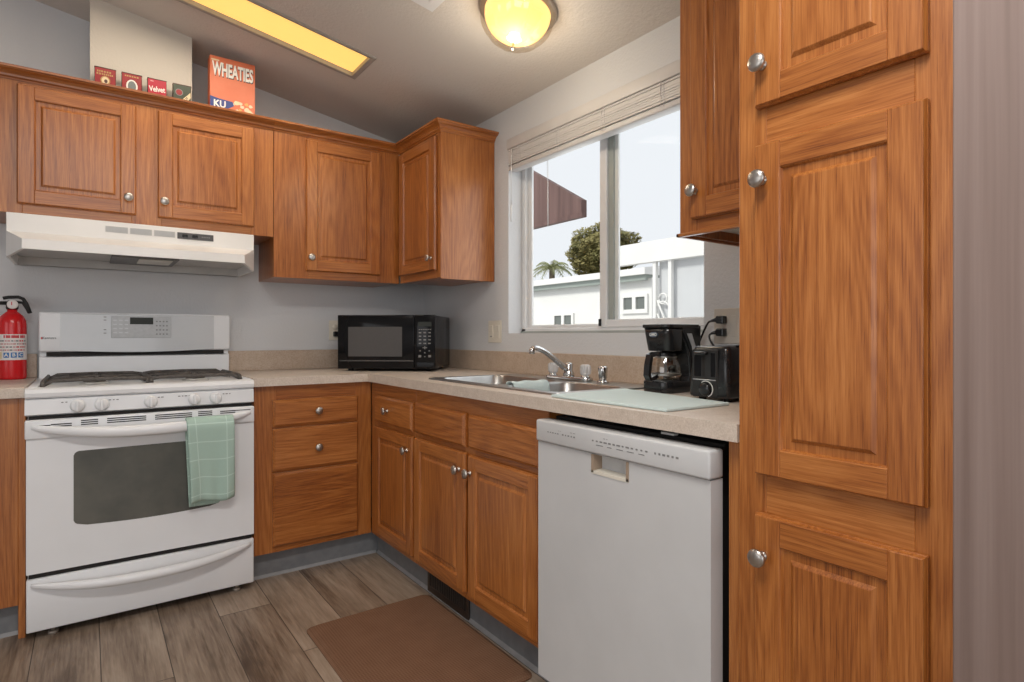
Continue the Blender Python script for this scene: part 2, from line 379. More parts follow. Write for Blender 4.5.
def rrect(x0, x1, y0, y1, r, n=5):
    pts = []
    for cx, cy, a0 in ((x1-r, y1-r, 0), (x0+r, y1-r, 90), (x0+r, y0+r, 180), (x1-r, y0+r, 270)):
        for k in range(n+1):
            a = R(a0+90*k/n); pts.append((cx+r*math.cos(a), cy+r*math.sin(a)))
    return pts
# face frames: u runs along the run, z up, w out of the front
def front(face, w0):
    if face == 'Y': return lambda u, z, w: Vector((u, w0-w, z))      # faces -Y, u = x
    return lambda u, z, w: Vector((w0-w, u, z))                      # faces -X, u = y
def fbox(mb, F, u0, u1, z0, z1, w0, w1, m, bev=0.0, seg=1):
    a, b = F(u0, z0, w0), F(u1, z1, w1); mb.box(a.x, b.x, a.y, b.y, a.z, b.z, m, bev, seg)
def facemat(face): return WX if face == 'Y' else WY
def tmat(face, w0, u, z, w=0.0):
    """matrix that stands text upright on a front"""
    p = front(face, w0)(u, z, w)
    if face == 'Y': return Matrix.Translation(p) @ Euler((R(90), 0, 0)).to_matrix().to_4x4()
    return Matrix.Translation(p) @ Euler((R(90), 0, R(-90))).to_matrix().to_4x4()

def knob(parent, F, u, z, w, name='knob'):
    b = MB(); n = F(u, z, w+1)-F(u, z, w)
    b.lathe([(0.0095, 0), (0.0095, 0.002), (0.006, 0.004), (0.006, 0.013), (0.011, 0.016), (0.0172, 0.0195), (0.0182, 0.023), (0.0165, 0.027), (0.010, 0.0295), (0.001, 0.0305)], F(u, z, w), n, NICKEL, 20)
    k = b.build(name, parent); k['label'] = 'satin nickel knob'; return k
def panel_door(parent, face, w0, u0, u1, z0, z1, kn=None, name='door', T=0.020, st=0.056):
    """raised panel door: two stiles, two rails, routed groove, raised field"""
    F = front(face, w0); b = MB(); rm = facemat(face); a = T
    def piece(ua, ub, za, zb, m): fbox(b, F, ua, ub, za, zb, 0.001, a, m, 0.0016)
    # outer edge: a slightly smaller front over a wider back gives the shaped edge
    e = 0.0045
    fbox(b, F, u0, u1, z0, z1, 0.001, a*0.62, WZ, 0.002)
    rings = [[F(u0+d, z0+d, w), F(u1-d, z0+d, w), F(u1-d, z1-d, w), F(u0+d, z1-d, w)] for d, w in ((0.0008, a*0.58), (e, a-0.0012))]
    b.loft(rings, WZ, False, False, False)
    piece(u0+e-0.001, u0+st, z0+e-0.001, z1-e+0.001, WZ); piece(u1-st, u1-e+0.001, z0+e-0.001, z1-e+0.001, WZ)
    piece(u0+st, u1-st, z0+e-0.001, z0+st, rm); piece(u0+st, u1-st, z1-st, z1-e+0.001, rm)
    U0, U1, Z0, Z1 = u0+st-0.001, u1-st+0.001, z0+st-0.001, z1-st+0.001
    rings = []
    for d, w in ((0, a-0.0016), (0.0020, a-0.0022), (0.0085, a-0.0145), (0.0105, a-0.0150), (0.0120, a-0.0145), (0.0265, a-0.0022), (0.0285, a-0.0012)):
        rings.append([F(U0+d, Z0+d, w), F(U1-d, Z0+d, w), F(U1-d, Z1-d, w), F(U0+d, Z1-d, w)])
    b.loft(rings, WZ, False, True, False)
    o = b.build(name, parent)
    if kn: knob(o, F, kn[0], kn[1], a)
    return o
def slab_front(parent, face, w0, u0, u1, z0, z1, kn=None, name='drawer', T=0.020):
    F = front(face, w0); b = MB(); m = facemat(face); c = 0.010
    rings = [[F(u0+d, z0+d, w), F(u1-d, z0+d, w), F(u1-d, z1-d, w), F(u0+d, z1-d, w)] for d, w in ((0, 0.001), (0, 0.011), (0.003, 0.0135), (c, T), (c+0.002, T))]
    b.loft(rings, m, True, True, False)
    o = b.build(name, parent)
    if kn: knob(o, F, kn[0], kn[1], T)
    return o
def crown(parent, path, start=None, end=None, z=2.118, name='crown_molding', m=None):
    """moulding swept along a plan path, mitred; profile is (outward, up); outward is to the right of travel"""
    prof = [(-0.012, 0.0), (0.004, 0.0), (0.006, 0.006), (0.012, 0.010), (0.014, 0.018), (0.024, 0.027), (0.036, 0.032), (0.038, 0.036), (0.044, 0.037), (0.046, 0.046), (-0.012, 0.046)]
    P = [Vector((x, y, 0)) for x, y in path]; rings = []
    for i, p in enumerate(P):
        d0 = (P[i]-P[i-1]).normalized() if i > 0 else None; d1 = (P[i+1]-P[i]).normalized() if i < len(P)-1 else None
        d0 = d0 or d1; d1 = d1 or d0
        n0, n1 = Vector((d0.y, -d0.x, 0)), Vector((d1.y, -d1.x, 0))
        n = (n0+n1).normalized(); n = n/max(0.3, n.dot(n0))
        rings.append([p+n*o+Vector((0, 0, z+h)) for o, h in prof])
    b = MB(); b.loft(rings, m or WX, True, True, False); return b.build(name, parent)
def grid_slab(mb, xs, ys, keep, z0, z1, m, plane='Z'):
    """a slab on a grid of breaks with the cells that keep() accepts; holes and L shapes without seams"""
    bm = mb.bm; V = {}
    def P(x, y, z): return {'Z': (x, y, z), 'X': (z, x, y), 'Y': (x, z, y)}[plane]
    def v(i, j, k):
        if (i, j, k) not in V:
            zz = (z0, z1)[k]; zz = zz(xs[i], ys[j]) if callable(zz) else zz
            V[(i, j, k)] = bm.verts.new(P(xs[i], ys[j], zz))
        return V[(i, j, k)]
    ok = {(i, j): keep((xs[i]+xs[i+1])/2, (ys[j]+ys[j+1])/2) for i in range(len(xs)-1) for j in range(len(ys)-1)}
    fs = []
    for (i, j), k in ok.items():
        if not k: continue
        for t in (0, 1): fs.append(bm.faces.new((v(i, j, t), v(i+1, j, t), v(i+1, j+1, t), v(i, j+1, t))))
        for di, dj, a, c in ((-1, 0, (i, j), (i, j+1)), (1, 0, (i+1, j), (i+1, j+1)), (0, -1, (i, j), (i+1, j)), (0, 1, (i, j+1), (i+1, j+1))):
            if not ok.get((i+di, j+dj)):
                fs.append(bm.faces.new((v(*a, 0), v(*c, 0), v(*c, 1), v(*a, 1))))
    mb._fin(fs, m)
# ================================================================== THE SETTING
def ceil_z(x, y=0): return 2.262-0.174*x
XW, YW = -4.5, -7.0
b = MB(); b.box(XW-0.1, 0.12, YW-0.1, 0.12, -0.06, 0.0, FLOOR); struct(b, 'floor')
PX0, PX1, PY0, PY1 = -1.91, -0.683, -0.803, -0.565          # recess of the ceiling panel light
b = MB(); grid_slab(b, [XW-0.1, PX0, PX1, 0.12], [YW-0.1, PY0, PY1, 0.12], lambda x, y: not (PX0 < x < PX1 and PY0 < y < PY1), ceil_z, lambda x, y: ceil_z(x)+0.12, CEIL); struct(b, 'ceiling')
b = MB(); b.prism([(XW-0.1, 0), (0.12, 0), (0.12, ceil_z(0.12)), (XW-0.1, ceil_z(XW-0.1))], 'Y', 0, 0.12, WALL); struct(b, 'wall_back')
WY0, WY1, WZ0, WZ1 = -2.106, -0.932, 1.112, 2.100
b = MB(); grid_slab(b, [YW, WY0, WY1, 0.0], [0.0, WZ0, WZ1, ceil_z(0)], lambda y, z: not (WY0 < y < WY1 and WZ0 < z < WZ1), 0.0, 0.12, WALL, 'X'); struct(b, 'wall_right')
b = MB(); b.box(XW-0.1, XW, YW, 0, 0, ceil_z(XW), WALL); struct(b, 'wall_left')
b = MB(); b.prism([(XW, 0), (0, 0), (0, ceil_z(0)), (XW, ceil_z(XW))], 'Y', YW-0.1, YW, WALL); struct(b, 'wall_front')
b = MB(); b.box(-0.665, -0.001, -3.75, -3.037, 0.001, 2.26, PANEL, 0.004, 2); struct(b, 'wall_near')
b = MB(); b.prism([(-1.735, 2.131), (-1.347, 2.131), (-1.347, ceil_z(-1.347)), (-1.735, ceil_z(-1.735))], 'Y', -0.265, 0, CHASE); o = struct(b, 'wall_duct_chase')

# window: outer frame, two sashes, glass
b = MB(); X0, X1 = 0.084, 0.118
for y0, y1, z0, z1 in ((WY1-0.032, WY1, WZ0, WZ1), (WY0, WY0+0.03, WZ0, WZ1), (WY0, WY1, WZ0, WZ0+0.026), (WY0, WY1, WZ1-0.045, WZ1)):
    b.box(X0, X1, y0, y1, z0, z1, VINYL, 0.003)
b.box(X0-0.006, X0+0.004, WY0+0.001, WY1-0.001, WZ0+0.0005, WZ0+0.011, TRACK)
win = struct(b, 'window_1')
def sash(y0, y1, x0, x1, sw, zb, nm, jamb=None):
    b = MB(); z0, z1 = WZ0+0.024, WZ1-0.04
    b.box(x0, x1, y1-sw, y1, z0, z1, VINYL, 0.003); b.box(x0, x1, y0, y0+sw, z0, z1, VINYL, 0.003)
    b.box(x0, x1, y0+sw, y1-sw, z0, z0+zb, VINYL, 0.003); b.box(x0, x1, y0+sw, y1-sw, z1-sw, z1, VINYL, 0.003)
    if jamb: b.box(x0+0.012, x1+0.002, y1-sw-0.030, y1-sw, z0+zb, z1-sw, TRACK, 0.002)
    s_ = b.build(nm, win)
    g = MB(); xc = (x0+x1)/2; g.box(xc-0.002, xc+0.002, y0+sw-0.004, y1-sw+0.004, z0+zb-0.004, z1-sw+0.004, PANE); g.build('pane', s_)
    return s_
sash(-1.600, WY1-0.030, 0.102, 0.116, 0.032, 0.018, 'fixed_sash')
sash(WY0+0.012, -1.508, 0.080, 0.101, 0.042, 0.034, 'sliding_sash', True)
b = MB(); b.box(0.070, 0.080, -1.522, -1.510, WZ0+0.030, WZ0+0.062, BLACK, 0.002); b.build('sash_latch', win)

# toe kicks
b = MB()
b.box(-1.147, -0.545, -0.546, -0.54, 0, 0.122, KICK); b.prism([(-0.556, 0), (-0.546, 0), (-0.546, 0.012)], 'X', -1.147, -0.556, KICKT); struct(b, 'baseboard_back')
b = MB()
b.box(-0.546, -0.54, -1.98, -0.545, 0, 0.122, KICK); b.prism([(-0.557, 0), (-0.546, 0), (-0.546, 0.012)], 'Y', -1.98, -0.556, KICKT); struct(b, 'baseboard_right')
b = MB()
b.box(-2.5, -1.947, -0.546, -0.54, 0, 0.122, KICK); b.prism([(-0.556, 0), (-0.546, 0), (-0.546, 0.012)], 'X', -2.5, -1.947, KICKT); struct(b, 'baseboard_left')

# ================================================================== UPPER CABINETS
def frame_rails(face, w0, rects, parent, name='face_frame'):
    F = front(face, w0); b = MB()
    for u0, u1, z0, z1, g in rects: fbox(b, F, u0, u1, z0, z1, -0.012, 0.0, WZ if g == 'v' else facemat(face), 0.0012)
    return b.build(name, parent)
def upper_box(b, x0, x1, y0, y1, z0, z1): b.box(x0, x1, y0, y1, z0, z1, WZ, 0.001)
ZT = 2.130
c = thing('upper_cabinet', 'wide short two-door oak wall cabinet over the range hood', 'cabinet', (-1.53, 0, 1.59), 'oak wall cabinets')
b = MB(); b.box(-2.08, -0.997, -0.31, -0.001, 1.59, ZT, WZ, 0.001); b.build('carcass', c)
frame_rails('Y', -0.32, [(-2.08, -1.955, 1.59, ZT, 'v'), (-1.588, -1.476, 1.59, ZT, 'v'), (-1.102, -0.997, 1.59, ZT, 'v'), (-1.955, -1.588, 2.08, ZT, 'h'), (-1.955, -1.588, 1.59, 1.645, 'h'), (-1.476, -1.102, 2.08, ZT, 'h'), (-1.476, -1.102, 1.59, 1.645, 'h')], c)
panel_door(c, 'Y', -0.32, -1.972, -1.571, 1.628, 2.104, (-1.600, 1.698)); panel_door(c, 'Y', -0.32, -1.490, -1.088, 1.628, 2.104, (-1.466, 1.698))
crown(c, [(-2.08, -0.32), (-0.997, -0.32)])
c = thing('upper_cabinet', 'narrow single-door oak wall cabinet above the black microwave', 'cabinet', (-0.66, 0, 1.392), 'oak wall cabinets')
b = MB(); b.box(-0.995, -0.345, -0.31, -0.001, 1.392, ZT, WZ, 0.001); b.build('carcass', c)
frame_rails('Y', -0.32, [(-0.995, -0.825, 1.392, ZT, 'v'), (-0.455, -0.322, 1.392, ZT, 'v'), (-0.825, -0.455, 2.08, ZT, 'h'), (-0.825, -0.455, 1.392, 1.45, 'h')], c)
panel_door(c, 'Y', -0.32, -0.841, -0.440, 1.432, 2.104, (-0.819, 1.500))
crown(c, [(-0.997, -0.32), (-0.322, -0.32)])
c = thing('upper_cabinet', 'oak corner wall cabinet with plain side panel, left of the window', 'cabinet', (-0.16, -0.56, 1.392), 'oak wall cabinets')
b = MB(); b.box(-0.308, -0.001, -0.798, -0.345, 1.392, ZT, WZ, 0.001); b.build('carcass', c)
b = MB(); b.box(-0.320, -0.001, -0.802, -0.797, 1.385, ZT, WZ, 0.001); b.box(-0.012, -0.001, -0.806, -0.801, 1.385, 2.118, WZ, 0.001); b.build('side_panel', c)
frame_rails('X', -0.32, [(-0.797, -0.740, 1.392, ZT, 'v'), (-0.375, -0.335, 1.392, ZT, 'v'), (-0.740, -0.375, 2.08, ZT, 'h'), (-0.740, -0.375, 1.392, 1.45, 'h')], c)
panel_door(c, 'X', -0.32, -0.768, -0.352, 1.430, 2.104, (-0.732, 1.492))
crown(c, [(-0.32, -0.322), (-0.32, -0.802), (-0.001, -0.802)])
c = thing('upper_cabinet', 'narrow oak wall cabinet between the window and the tall pantry', 'cabinet', (-0.16, -2.45, 1.40), 'oak wall cabinets')
b = MB(); b.box(-0.308, -0.001, -2.645, -2.257, 1.43, ZT, WZ, 0.001); b.box(-0.308, -0.001, -2.645, -2.63, 1.40, 1.43, WZ); b.box(-0.308, -0.001, -2.272, -2.257, 1.40, 1.43, WZ); b.box(-0.04, -0.02, -2.63, -2.272, 1.405, 1.43, WY); b.build('carcass', c)
b = MB(); b.box(-0.308, -0.04, -2.63, -2.272, 1.426, 1.4295, LENS); b.build('white_underside', c)['label'] = 'white painted underside panel'
frame_rails('X', -0.32, [(-2.645, -2.600, 1.40, ZT, 'v'), (-2.318, -2.255, 1.40, ZT, 'v'), (-2.600, -2.318, 2.08, ZT, 'h'), (-2.600, -2.318, 1.40, 1.46, 'h')], c)
b = MB(); b.box(-0.327, -0.309, -2.645, -2.246, 1.392, 1.402, WY, 0.002); b.box(-0.327, -0.001, -2.257, -2.246, 1.392, 1.402, WX, 0.002); b.build('bottom_lip', c)
panel_door(c, 'X', -0.32, -2.625, -2.303, 1.435, 2.104, (-2.324, 1.512))
crown(c, [(-0.001, -2.2535), (-0.32, -2.2535), (-0.32, -2.647)][::1])

# ================================================================== TALL PANTRY
c = thing('pantry_cabinet', 'tall oak pantry cabinet with three raised-panel doors at the right', 'cabinet', (-0.31, -2.84, 0))
b = MB(); b.box(-0.618, -0.001, -3.030, -2.652, 0.0, ZT, WZ, 0.001); b.build('carcass', c)
frame_rails('X', -0.63, [(-3.030, -2.975, 0.0, ZT, 'v'), (-2.712, -2.651, 0.0, ZT, 'v'), (-2.975, -2.712, 2.07, ZT, 'h'), (-2.975, -2.712, 1.47, 1.575, 'h'), (-2.975, -2.712, 0.73, 0.83, 'h'), (-2.975, -2.712, 0.0, 0.12, 'h')], c)
panel_door(c, 'X', -0.63, -2.997, -2.695, 1.560, 2.085, (-2.716, 1.640)); panel_door(c, 'X', -0.63, -2.997, -2.695, 0.821, 1.486, (-2.716, 1.411)); panel_door(c, 'X', -0.63, -2.997, -2.695, 0.10, 0.744, (-2.716, 0.662))
crown(c, [(-0.63, -2.651), (-0.63, -3.032)])

# ================================================================== BASE CABINETS
ZC = 0.874
c = thing('base_cabinet', 'oak base cabinet with three drawers, right of the white range', 'cabinet', (-0.87, -0.3, 0), 'oak base cabinets')
b = MB(); b.box(-1.147, -0.612, -0.588, -0.001, 0.122, ZC, WZ, 0.001); b.box(-1.147, -1.13, -0.538, -0.001, 0, 0.122, WZ); b.build('carcass', c)
frame_rails('Y', -0.60, [(-1.147, -1.052, 0.122, ZC, 'v'), (-0.684, -0.602, 0.122, ZC, 'v'), (-1.052, -0.684, 0.80, ZC, 'h'), (-1.052, -0.684, 0.67, 0.70, 'h'), (-1.052, -0.684, 0.47, 0.51, 'h'), (-1.052, -0.684, 0.122, 0.16, 'h')], c)
slab_front(c, 'Y', -0.60, -1.071, -0.673, 0.689, 0.810, (-0.871, 0.752)); slab_front(c, 'Y', -0.60, -1.071, -0.673, 0.490, 0.680, (-0.871, 0.582)); slab_front(c, 'Y', -0.60, -1.071, -0.673, 0.149, 0.481)
c = thing('base_cabinet', 'narrow oak base cabinet in the inner corner, one knobbed drawer above a door', 'cabinet', (-0.3, -0.86, 0), 'oak base cabinets')
b = MB(); b.box(-0.588, -0.001, -1.092, -0.612, 0.122, ZC, WZ, 0.001); b.build('carcass', c)
frame_rails('X', -0.60, [(-0.700, -0.602, 0.122, 0.80, 'v'), (-1.092, -1.062, 0.122, 0.80, 'v'), (-1.092, -0.602, 0.80, ZC, 'h'), (-1.062, -0.700, 0.65, 0.71, 'h'), (-1.062, -0.700, 0.122, 0.17, 'h')], c)
slab_front(c, 'X', -0.60, -1.080, -0.680, 0.688, 0.812, (-0.835, 0.752)); panel_door(c, 'X', -0.60, -1.080, -0.680, 0.150, 0.665, (-1.040, 0.602), st=0.05)
c = thing('base_cabinet', 'oak sink base cabinet with two false drawer fronts over two doors', 'cabinet', (-0.3, -1.53, 0), 'oak base cabinets')
b = MB()
b.box(-0.588, -0.001, -1.985, -1.094, 0.122, 0.13, WZ); b.box(-0.588, -0.001, -1.112, -1.094, 0.13, ZC, WZ); b.box(-0.588, -0.001, -1.985, -1.967, 0.122, ZC, WZ); b.box(-0.588, -0.57, -1.967, -1.112, 0.13, ZC, WZ); b.box(-0.012, -0.001, -1.967, -1.112, 0.13, ZC, WZ); b.build('carcass', c)
frame_rails('X', -0.60, [(-1.125, -1.0925, 0.122, 0.80, 'v'), (-1.565, -1.495, 0.122, 0.80, 'v'), (-1.985, -1.935, 0.122, 0.80, 'v'), (-1.985, -1.0925, 0.80, ZC, 'h'), (-1.495, -1.125, 0.65, 0.71, 'h'), (-1.935, -1.565, 0.65, 0.71, 'h'), (-1.495, -1.125, 0.122, 0.17, 'h'), (-1.935, -1.565, 0.122, 0.17, 'h')], c)
slab_front(c, 'X', -0.60, -1.515, -1.107, 0.688, 0.814, name='false_drawer'); slab_front(c, 'X', -0.60, -1.955, -1.543, 0.690, 0.812, name='false_drawer')
panel_door(c, 'X', -0.60, -1.515, -1.107, 0.150, 0.667, (-1.483, 0.602), st=0.05); panel_door(c, 'X', -0.60, -1.955, -1.543, 0.150, 0.665, (-1.560, 0.602), st=0.05)
c = thing('base_cabinet', 'oak base cabinet end standing left of the white range, cut by the frame', 'cabinet', (-2.2, -0.3, 0), 'oak base cabinets')
b = MB(); b.box(-2.5, -1.926, -0.588, -0.001, 0.122, ZC, WZ, 0.001); b.box(-1.945, -1.926, -0.595, -0.001, 0, 0.122, WZ); b.build('carcass', c)
frame_rails('Y', -0.60, [(-2.5, -1.947, 0.122, ZC, 'v'), (-1.947, -1.926, 0.0, ZC, 'v')], c)
b = MB(); b.box(-0.60, -0.001, -2.649, -2.606, 0, ZC, WZ, 0.0015); tag(b.build('end_panel'), 'slim oak upright panel between the dishwasher and the pantry', 'panel')

# floor register in the toe kick
c = thing('floor_register', 'dark bronze vent register set in the grey toe kick under the sink', 'vent', (-0.55, -1.275, 0))
b = MB(); b.box(-0.556, -0.5465, -1.445, -1.108, 0.002, 0.100, VENT, 0.003); b.build('frame', c)
b = MB(); b.box(-0.5575, -0.5562, -1.425, -1.128, 0.034, 0.088, DARKGAP)
for k in range(20): b.box(-0.559, -0.5573, -1.419+k*0.0148, -1.415+k*0.0148, 0.034, 0.088, VENT)
b.build('grille', c)

# ================================================================== WORKTOPS
c = thing('countertop', 'L-shaped speckled beige laminate worktop holding the sink', 'worktop', (-0.6, -0.6, ZC))
b = MB(); grid_slab(b, [-1.157, -0.634, -0.535, -0.105, -0.001], [-2.649, -1.955, -1.13, -0.636, -0.001], lambda x, y: (y > -0.636 or x > -0.634) and not (-0.535 < x < -0.105 and -1.955 < y < -1.13), ZC+0.002, 0.914, LAM); b.build('slab', c)
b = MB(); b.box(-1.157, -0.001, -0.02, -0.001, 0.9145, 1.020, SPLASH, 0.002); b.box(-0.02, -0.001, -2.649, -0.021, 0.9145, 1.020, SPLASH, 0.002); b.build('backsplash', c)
c = thing('countertop', 'short beige laminate worktop left of the range, under the fire extinguisher', 'worktop', (-2.2, -0.3, ZC))
b = MB(); b.box(-2.5, -1.926, -0.636, -0.001, ZC+0.002, 0.914, LAM, 0.002); b.build('slab', c)
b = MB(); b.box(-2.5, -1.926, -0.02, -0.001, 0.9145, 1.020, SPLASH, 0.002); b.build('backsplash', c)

# ================================================================== SINK AND TAP
c = thing('kitchen_sink', 'stainless double-bowl drop-in sink under the window', 'sink', (-0.32, -1.54, 0.914))
SX0, SX1, SY0, SY1 = -0.560, -0.085, -1.978, -1.108
bowls = [(-0.522, -0.205, -1.585, -1.150), (-0.522, -0.205, -1.938, -1.625)]
b = MB()
outer = [Vector((x, y, 0)) for x, y in rrect(SX0, SX1, SY0, SY1, 0.03)]; holes = [[Vector((x, y, 0)) for x, y in rrect(*q, 0.05)] for q in bowls]
allp = outer+holes[0]+holes[1]; tris = tessellate_polygon([outer, holes[0], holes[1]])
vt = [b.bm.verts.new((p.x, p.y, 0.9195)) for p in allp]; b._fin([b.bm.faces.new([vt[i] for i in t]) for t in tris], STEEL)
b.loft([[(x, y, 0.9148) for x, y in rrect(SX0-0.002, SX1+0.002, SY0-0.002, SY1+0.002, 0.032)], [(x, y, 0.9195) for x, y in rrect(SX0, SX1, SY0, SY1, 0.03)]], STEEL, False, False)
b.build('rim', c)
for q in bowls:
    b = MB(); rings = []
    for d, z, r in ((0, 0.9195, 0.05), (0.004, 0.914, 0.05), (0.012, 0.80, 0.05), (0.025, 0.765, 0.05), (0.05, 0.757, 0.05)):
        rings.append([(x, y, z) for x, y in rrect(q[0]+d, q[1]-d, q[2]+d, q[3]-d, r)])
    b.loft(rings, STEEL, False, True); o = b.build('bowl', c)
    b = MB(); b.lathe([(0.042, 0), (0.042, 0.004), (0.034, 0.005), (0.028, 0.002), (0.001, 0.001)], ((q[0]+q[1])/2, (q[2]+q[3])/2, 0.758), (0, 0, 1), CHROME); b.build('drain', o)
c = thing('kitchen_faucet', 'chrome two-handle kitchen tap with clear acrylic knobs', 'tap', (-0.14, -1.555, 0.92))
b = MB(); b.prism(rrect(-0.168, -0.112, -1.685, -1.425, 0.026), 'Z', 0.920, 0.934, CHROME, 0.004); b.build('base_plate', c)
b = MB(); b.lathe([(0.024, 0), (0.022, 0.015), (0.017, 0.022), (0.017, 0.050), (0.013, 0.056), (0.001, 0.057)], (-0.14, -1.555, 0.933), (0, 0, 1), CHROME); b.build('spout_post', c)
b = MB(); b.tube([(-0.142, -1.555, 0.955), (-0.17, -1.558, 0.972), (-0.23, -1.564, 1.010), (-0.28, -1.569, 1.038), (-0.315, -1.572, 1.051), (-0.338, -1.574, 1.052), (-0.346, -1.575, 1.044), (-0.347, -1.575, 1.030)], 0.010, CHROME, 12, [0.012, 0.012, 0.0105, 0.010, 0.010, 0.0105, 0.0115, 0.0115]); b.build('spout', c)
for y in (-1.455, -1.655):
    b = MB(); b.lathe([(0.020, 0), (0.018, 0.006), (0.009, 0.010), (0.009, 0.020)], (-0.14, y, 0.933), (0, 0, 1), CHROME); h = b.build('handle', c)
    b = MB()
    rings = [[Vector((-0.14, y, 0.942+z))+Vector((math.cos(2*math.pi*k/32), math.sin(2*math.pi*k/32), 0))*(r*(1.0 if k % 4 < 2 else 0.88)) for k in range(32)] for r, z in ((0.014, 0), (0.021, 0.008), (0.0225, 0.024), (0.021, 0.038), (0.014, 0.044))]
    b.loft(rings, ACRYL, True, True, False); b.build('acrylic_knob', h)['label'] = 'clear faceted acrylic knob'
c = thing('sink_sprayer', 'chrome side sprayer on the sink rim right of the tap', 'sprayer', (-0.14, -1.752, 0.92))
b = MB(); b.lathe([(0.024, 0), (0.022, 0.005), (0.016, 0.010), (0.001, 0.011)], (-0.14, -1.752, 0.920), (0, 0, 1), CHROME); b.build('collar', c)
b = MB(); b.lathe([(0.014, 0.008), (0.016, 0.02), (0.0185, 0.045), (0.0185, 0.058), (0.015, 0.063), (0.001, 0.064)], (-0.14, -1.752, 0.920), (0, 0, 1), CHROME); b.build('spray_head', c)

def sheet(name, f, nu, nv, th, m, uvs, parent=None, smooth=True):
    """cloth: f(s,t)->point for s,t in 0..1; UVs in metres; given real thickness"""
    me = bpy.data.meshes.new(name); vs = [f(i/nu, j/nv) for j in range(nv+1) for i in range(nu+1)]
    fs = [(j*(nu+1)+i, j*(nu+1)+i+1, (j+1)*(nu+1)+i+1, (j+1)*(nu+1)+i) for j in range(nv) for i in range(nu)]
    me.from_pydata([tuple(v) for v in vs], [], fs); uv = me.uv_layers.new(name='UVMap')
    for l in me.loops: i, j = l.vertex_index % (nu+1), l.vertex_index//(nu+1); uv.data[l.index].uv = (i/nu*uvs[0], j/nv*uvs[1])
    for p in me.polygons: p.use_smooth = smooth
    me.materials.append(m); o = bpy.data.objects.new(name, me); COL.objects.link(o)
    md = o.modifiers.new('thickness', 'SOLIDIFY'); md.thickness = th; md.offset = 0
    return o
def path_at(P, t):
    L = [0]
    for a, c_ in zip(P, P[1:]): L.append(L[-1]+math.dist(a, c_))
    d = t*L[-1]
    for i in range(len(P)-1):
        if d <= L[i+1] or i == len(P)-2:
            k = (d-L[i])/max(1e-9, L[i+1]-L[i]); return tuple(a+(c_-a)*k for a, c_ in zip(P[i], P[i+1]))
DC = [(-1.570, 0.860), (-1.577, 0.905), (-1.586, 0.9255), (-1.605, 0.9290), (-1.624, 0.9265), (-1.634, 0.910), (-1.642, 0.840)]
def dishcloth(s, t):
    y, z = path_at(DC, t); return (-0.475+0.165*s, y-0.004*math.sin(9*s), z+0.0015*math.sin(14*s+3*t))
tag(sheet('dishcloth', dishcloth, 20, 26, 0.004, PALE, (0.17, 0.2)), 'pale aqua dishcloth folded over the divider between the sink bowls', 'cloth')
b = MB(); P = [(-0.604, -2.0), (-0.600, -2.435), (-0.352, -2.442), (-0.268, -1.985)]
b.prism(P, 'Z', 0.9148, 0.9225, PALE, 0.002); tag(b.build('drying_mat'), 'pale aqua dish drying mat lying flat on the worktop right of the sink', 'mat')

# ================================================================== DISHWASHER
c = thing('dishwasher', 'white built-in dishwasher between the sink cabinet and the pantry', 'dishwasher', (-0.33, -2.29, 0))
DY0, DY1 = -2.591, -1.988
b = MB(); b.box(-0.575, -0.03, DY0+0.012, DY1-0.003, 0.10, 0.855, DARKGAP); b.box(-0.555, -0.03, DY0+0.012, DY1-0.003, 0.0, 0.10, DARKGAP); b.build('tub', c)
b = MB(); t = bmesh.new(); zs = 0.785
# door skin with the hand-hold pocket left open under the control strip
HY0, HY1, HZ = -2.352, -2.219, 0.738
grid_slab(b, [DY0, HY0, HY1, DY1], [0.085, HZ, zs], lambda y, z: not (HY0 < y < HY1 and z > HZ), -0.643, -0.600, WHITE2, 'X')
b.box(-0.643, -0.600, HY0, HY1, zs-0.001, zs, WHITE2)
d = b.build('door', c)
b = MB(); b.box(-0.612, -0.602, HY0+0.001, HY1-0.001, HZ+0.001, zs-0.002, WHITE2)
b.prism([(-0.6445, HZ-0.006), (-0.6445, HZ+0.002), (-0.612, HZ+0.004), (-0.612, HZ+0.0005), (-0.642, HZ-0.003)], 'Y', HY0, HY1, IVORY)
for y in (HY0-0.001, HY1-0.008): b.box(-0.6445, -0.612, y, y+0.009, HZ-0.004, zs-0.002, mat('tan_handle_edge', (0.36, 0.27, 0.20), 0.45))
b.build('hand_hold', d)['label'] = 'recessed hand hold with tan edges'
b = MB(); b.box(-0.652, -0.600, DY0-0.003, DY1+0.001, zs+0.002, 0.851, WHITE2, 0.006, 3); s_ = b.build('control_strip', c)
b = MB(); F = front('X', -0.6522); x = 0
def marks(b, F, u0, u1, z, n, m, h=0.0028, dz=0.0):
    for k in range(n):
        u = u0+(u1-u0)*(k+0.5)/n; w = abs(u1-u0)/n*random.uniform(0.35, 0.8)
        fbox(b, F, u-w/2, u+w/2, z+dz*k-h/2, z+dz*k+h/2, 0.0, 0.0004, m)
marks(b, F, -2.04, -2.095, 0.820, 5, INKG); marks(b, F, -2.105, -2.165, 0.820, 5, INKG, 0.004); marks(b, F, -2.09, -2.105, 0.829, 2, INKG, 0.0015); marks(b, F, -2.14, -2.165, 0.830, 2, INKG, 0.0015)
marks(b, F, -2.225, -2.425, 0.822, 13, INKG, 0.004); marks(b, F, -2.24, -2.42, 0.812, 5, INKG, 0.0022); marks(b, F, -2.27, -2.29, 0.832, 2, INKG, 0.0015)
marks(b, F, -2.438, -2.515, 0.822, 6, INKG, 0.005); b.build('printed_controls', s_)['label'] = 'rows of tiny grey printed controls'
b = MB(); b.box(-0.600, -0.575, DY0+0.01, DY0+0.022, 0.10, 0.85, DARKGAP); b.box(-0.590, -0.574, -2.45, -2.41, 0.858, 0.863, HOODU); b.build('mounting_bracket', c)
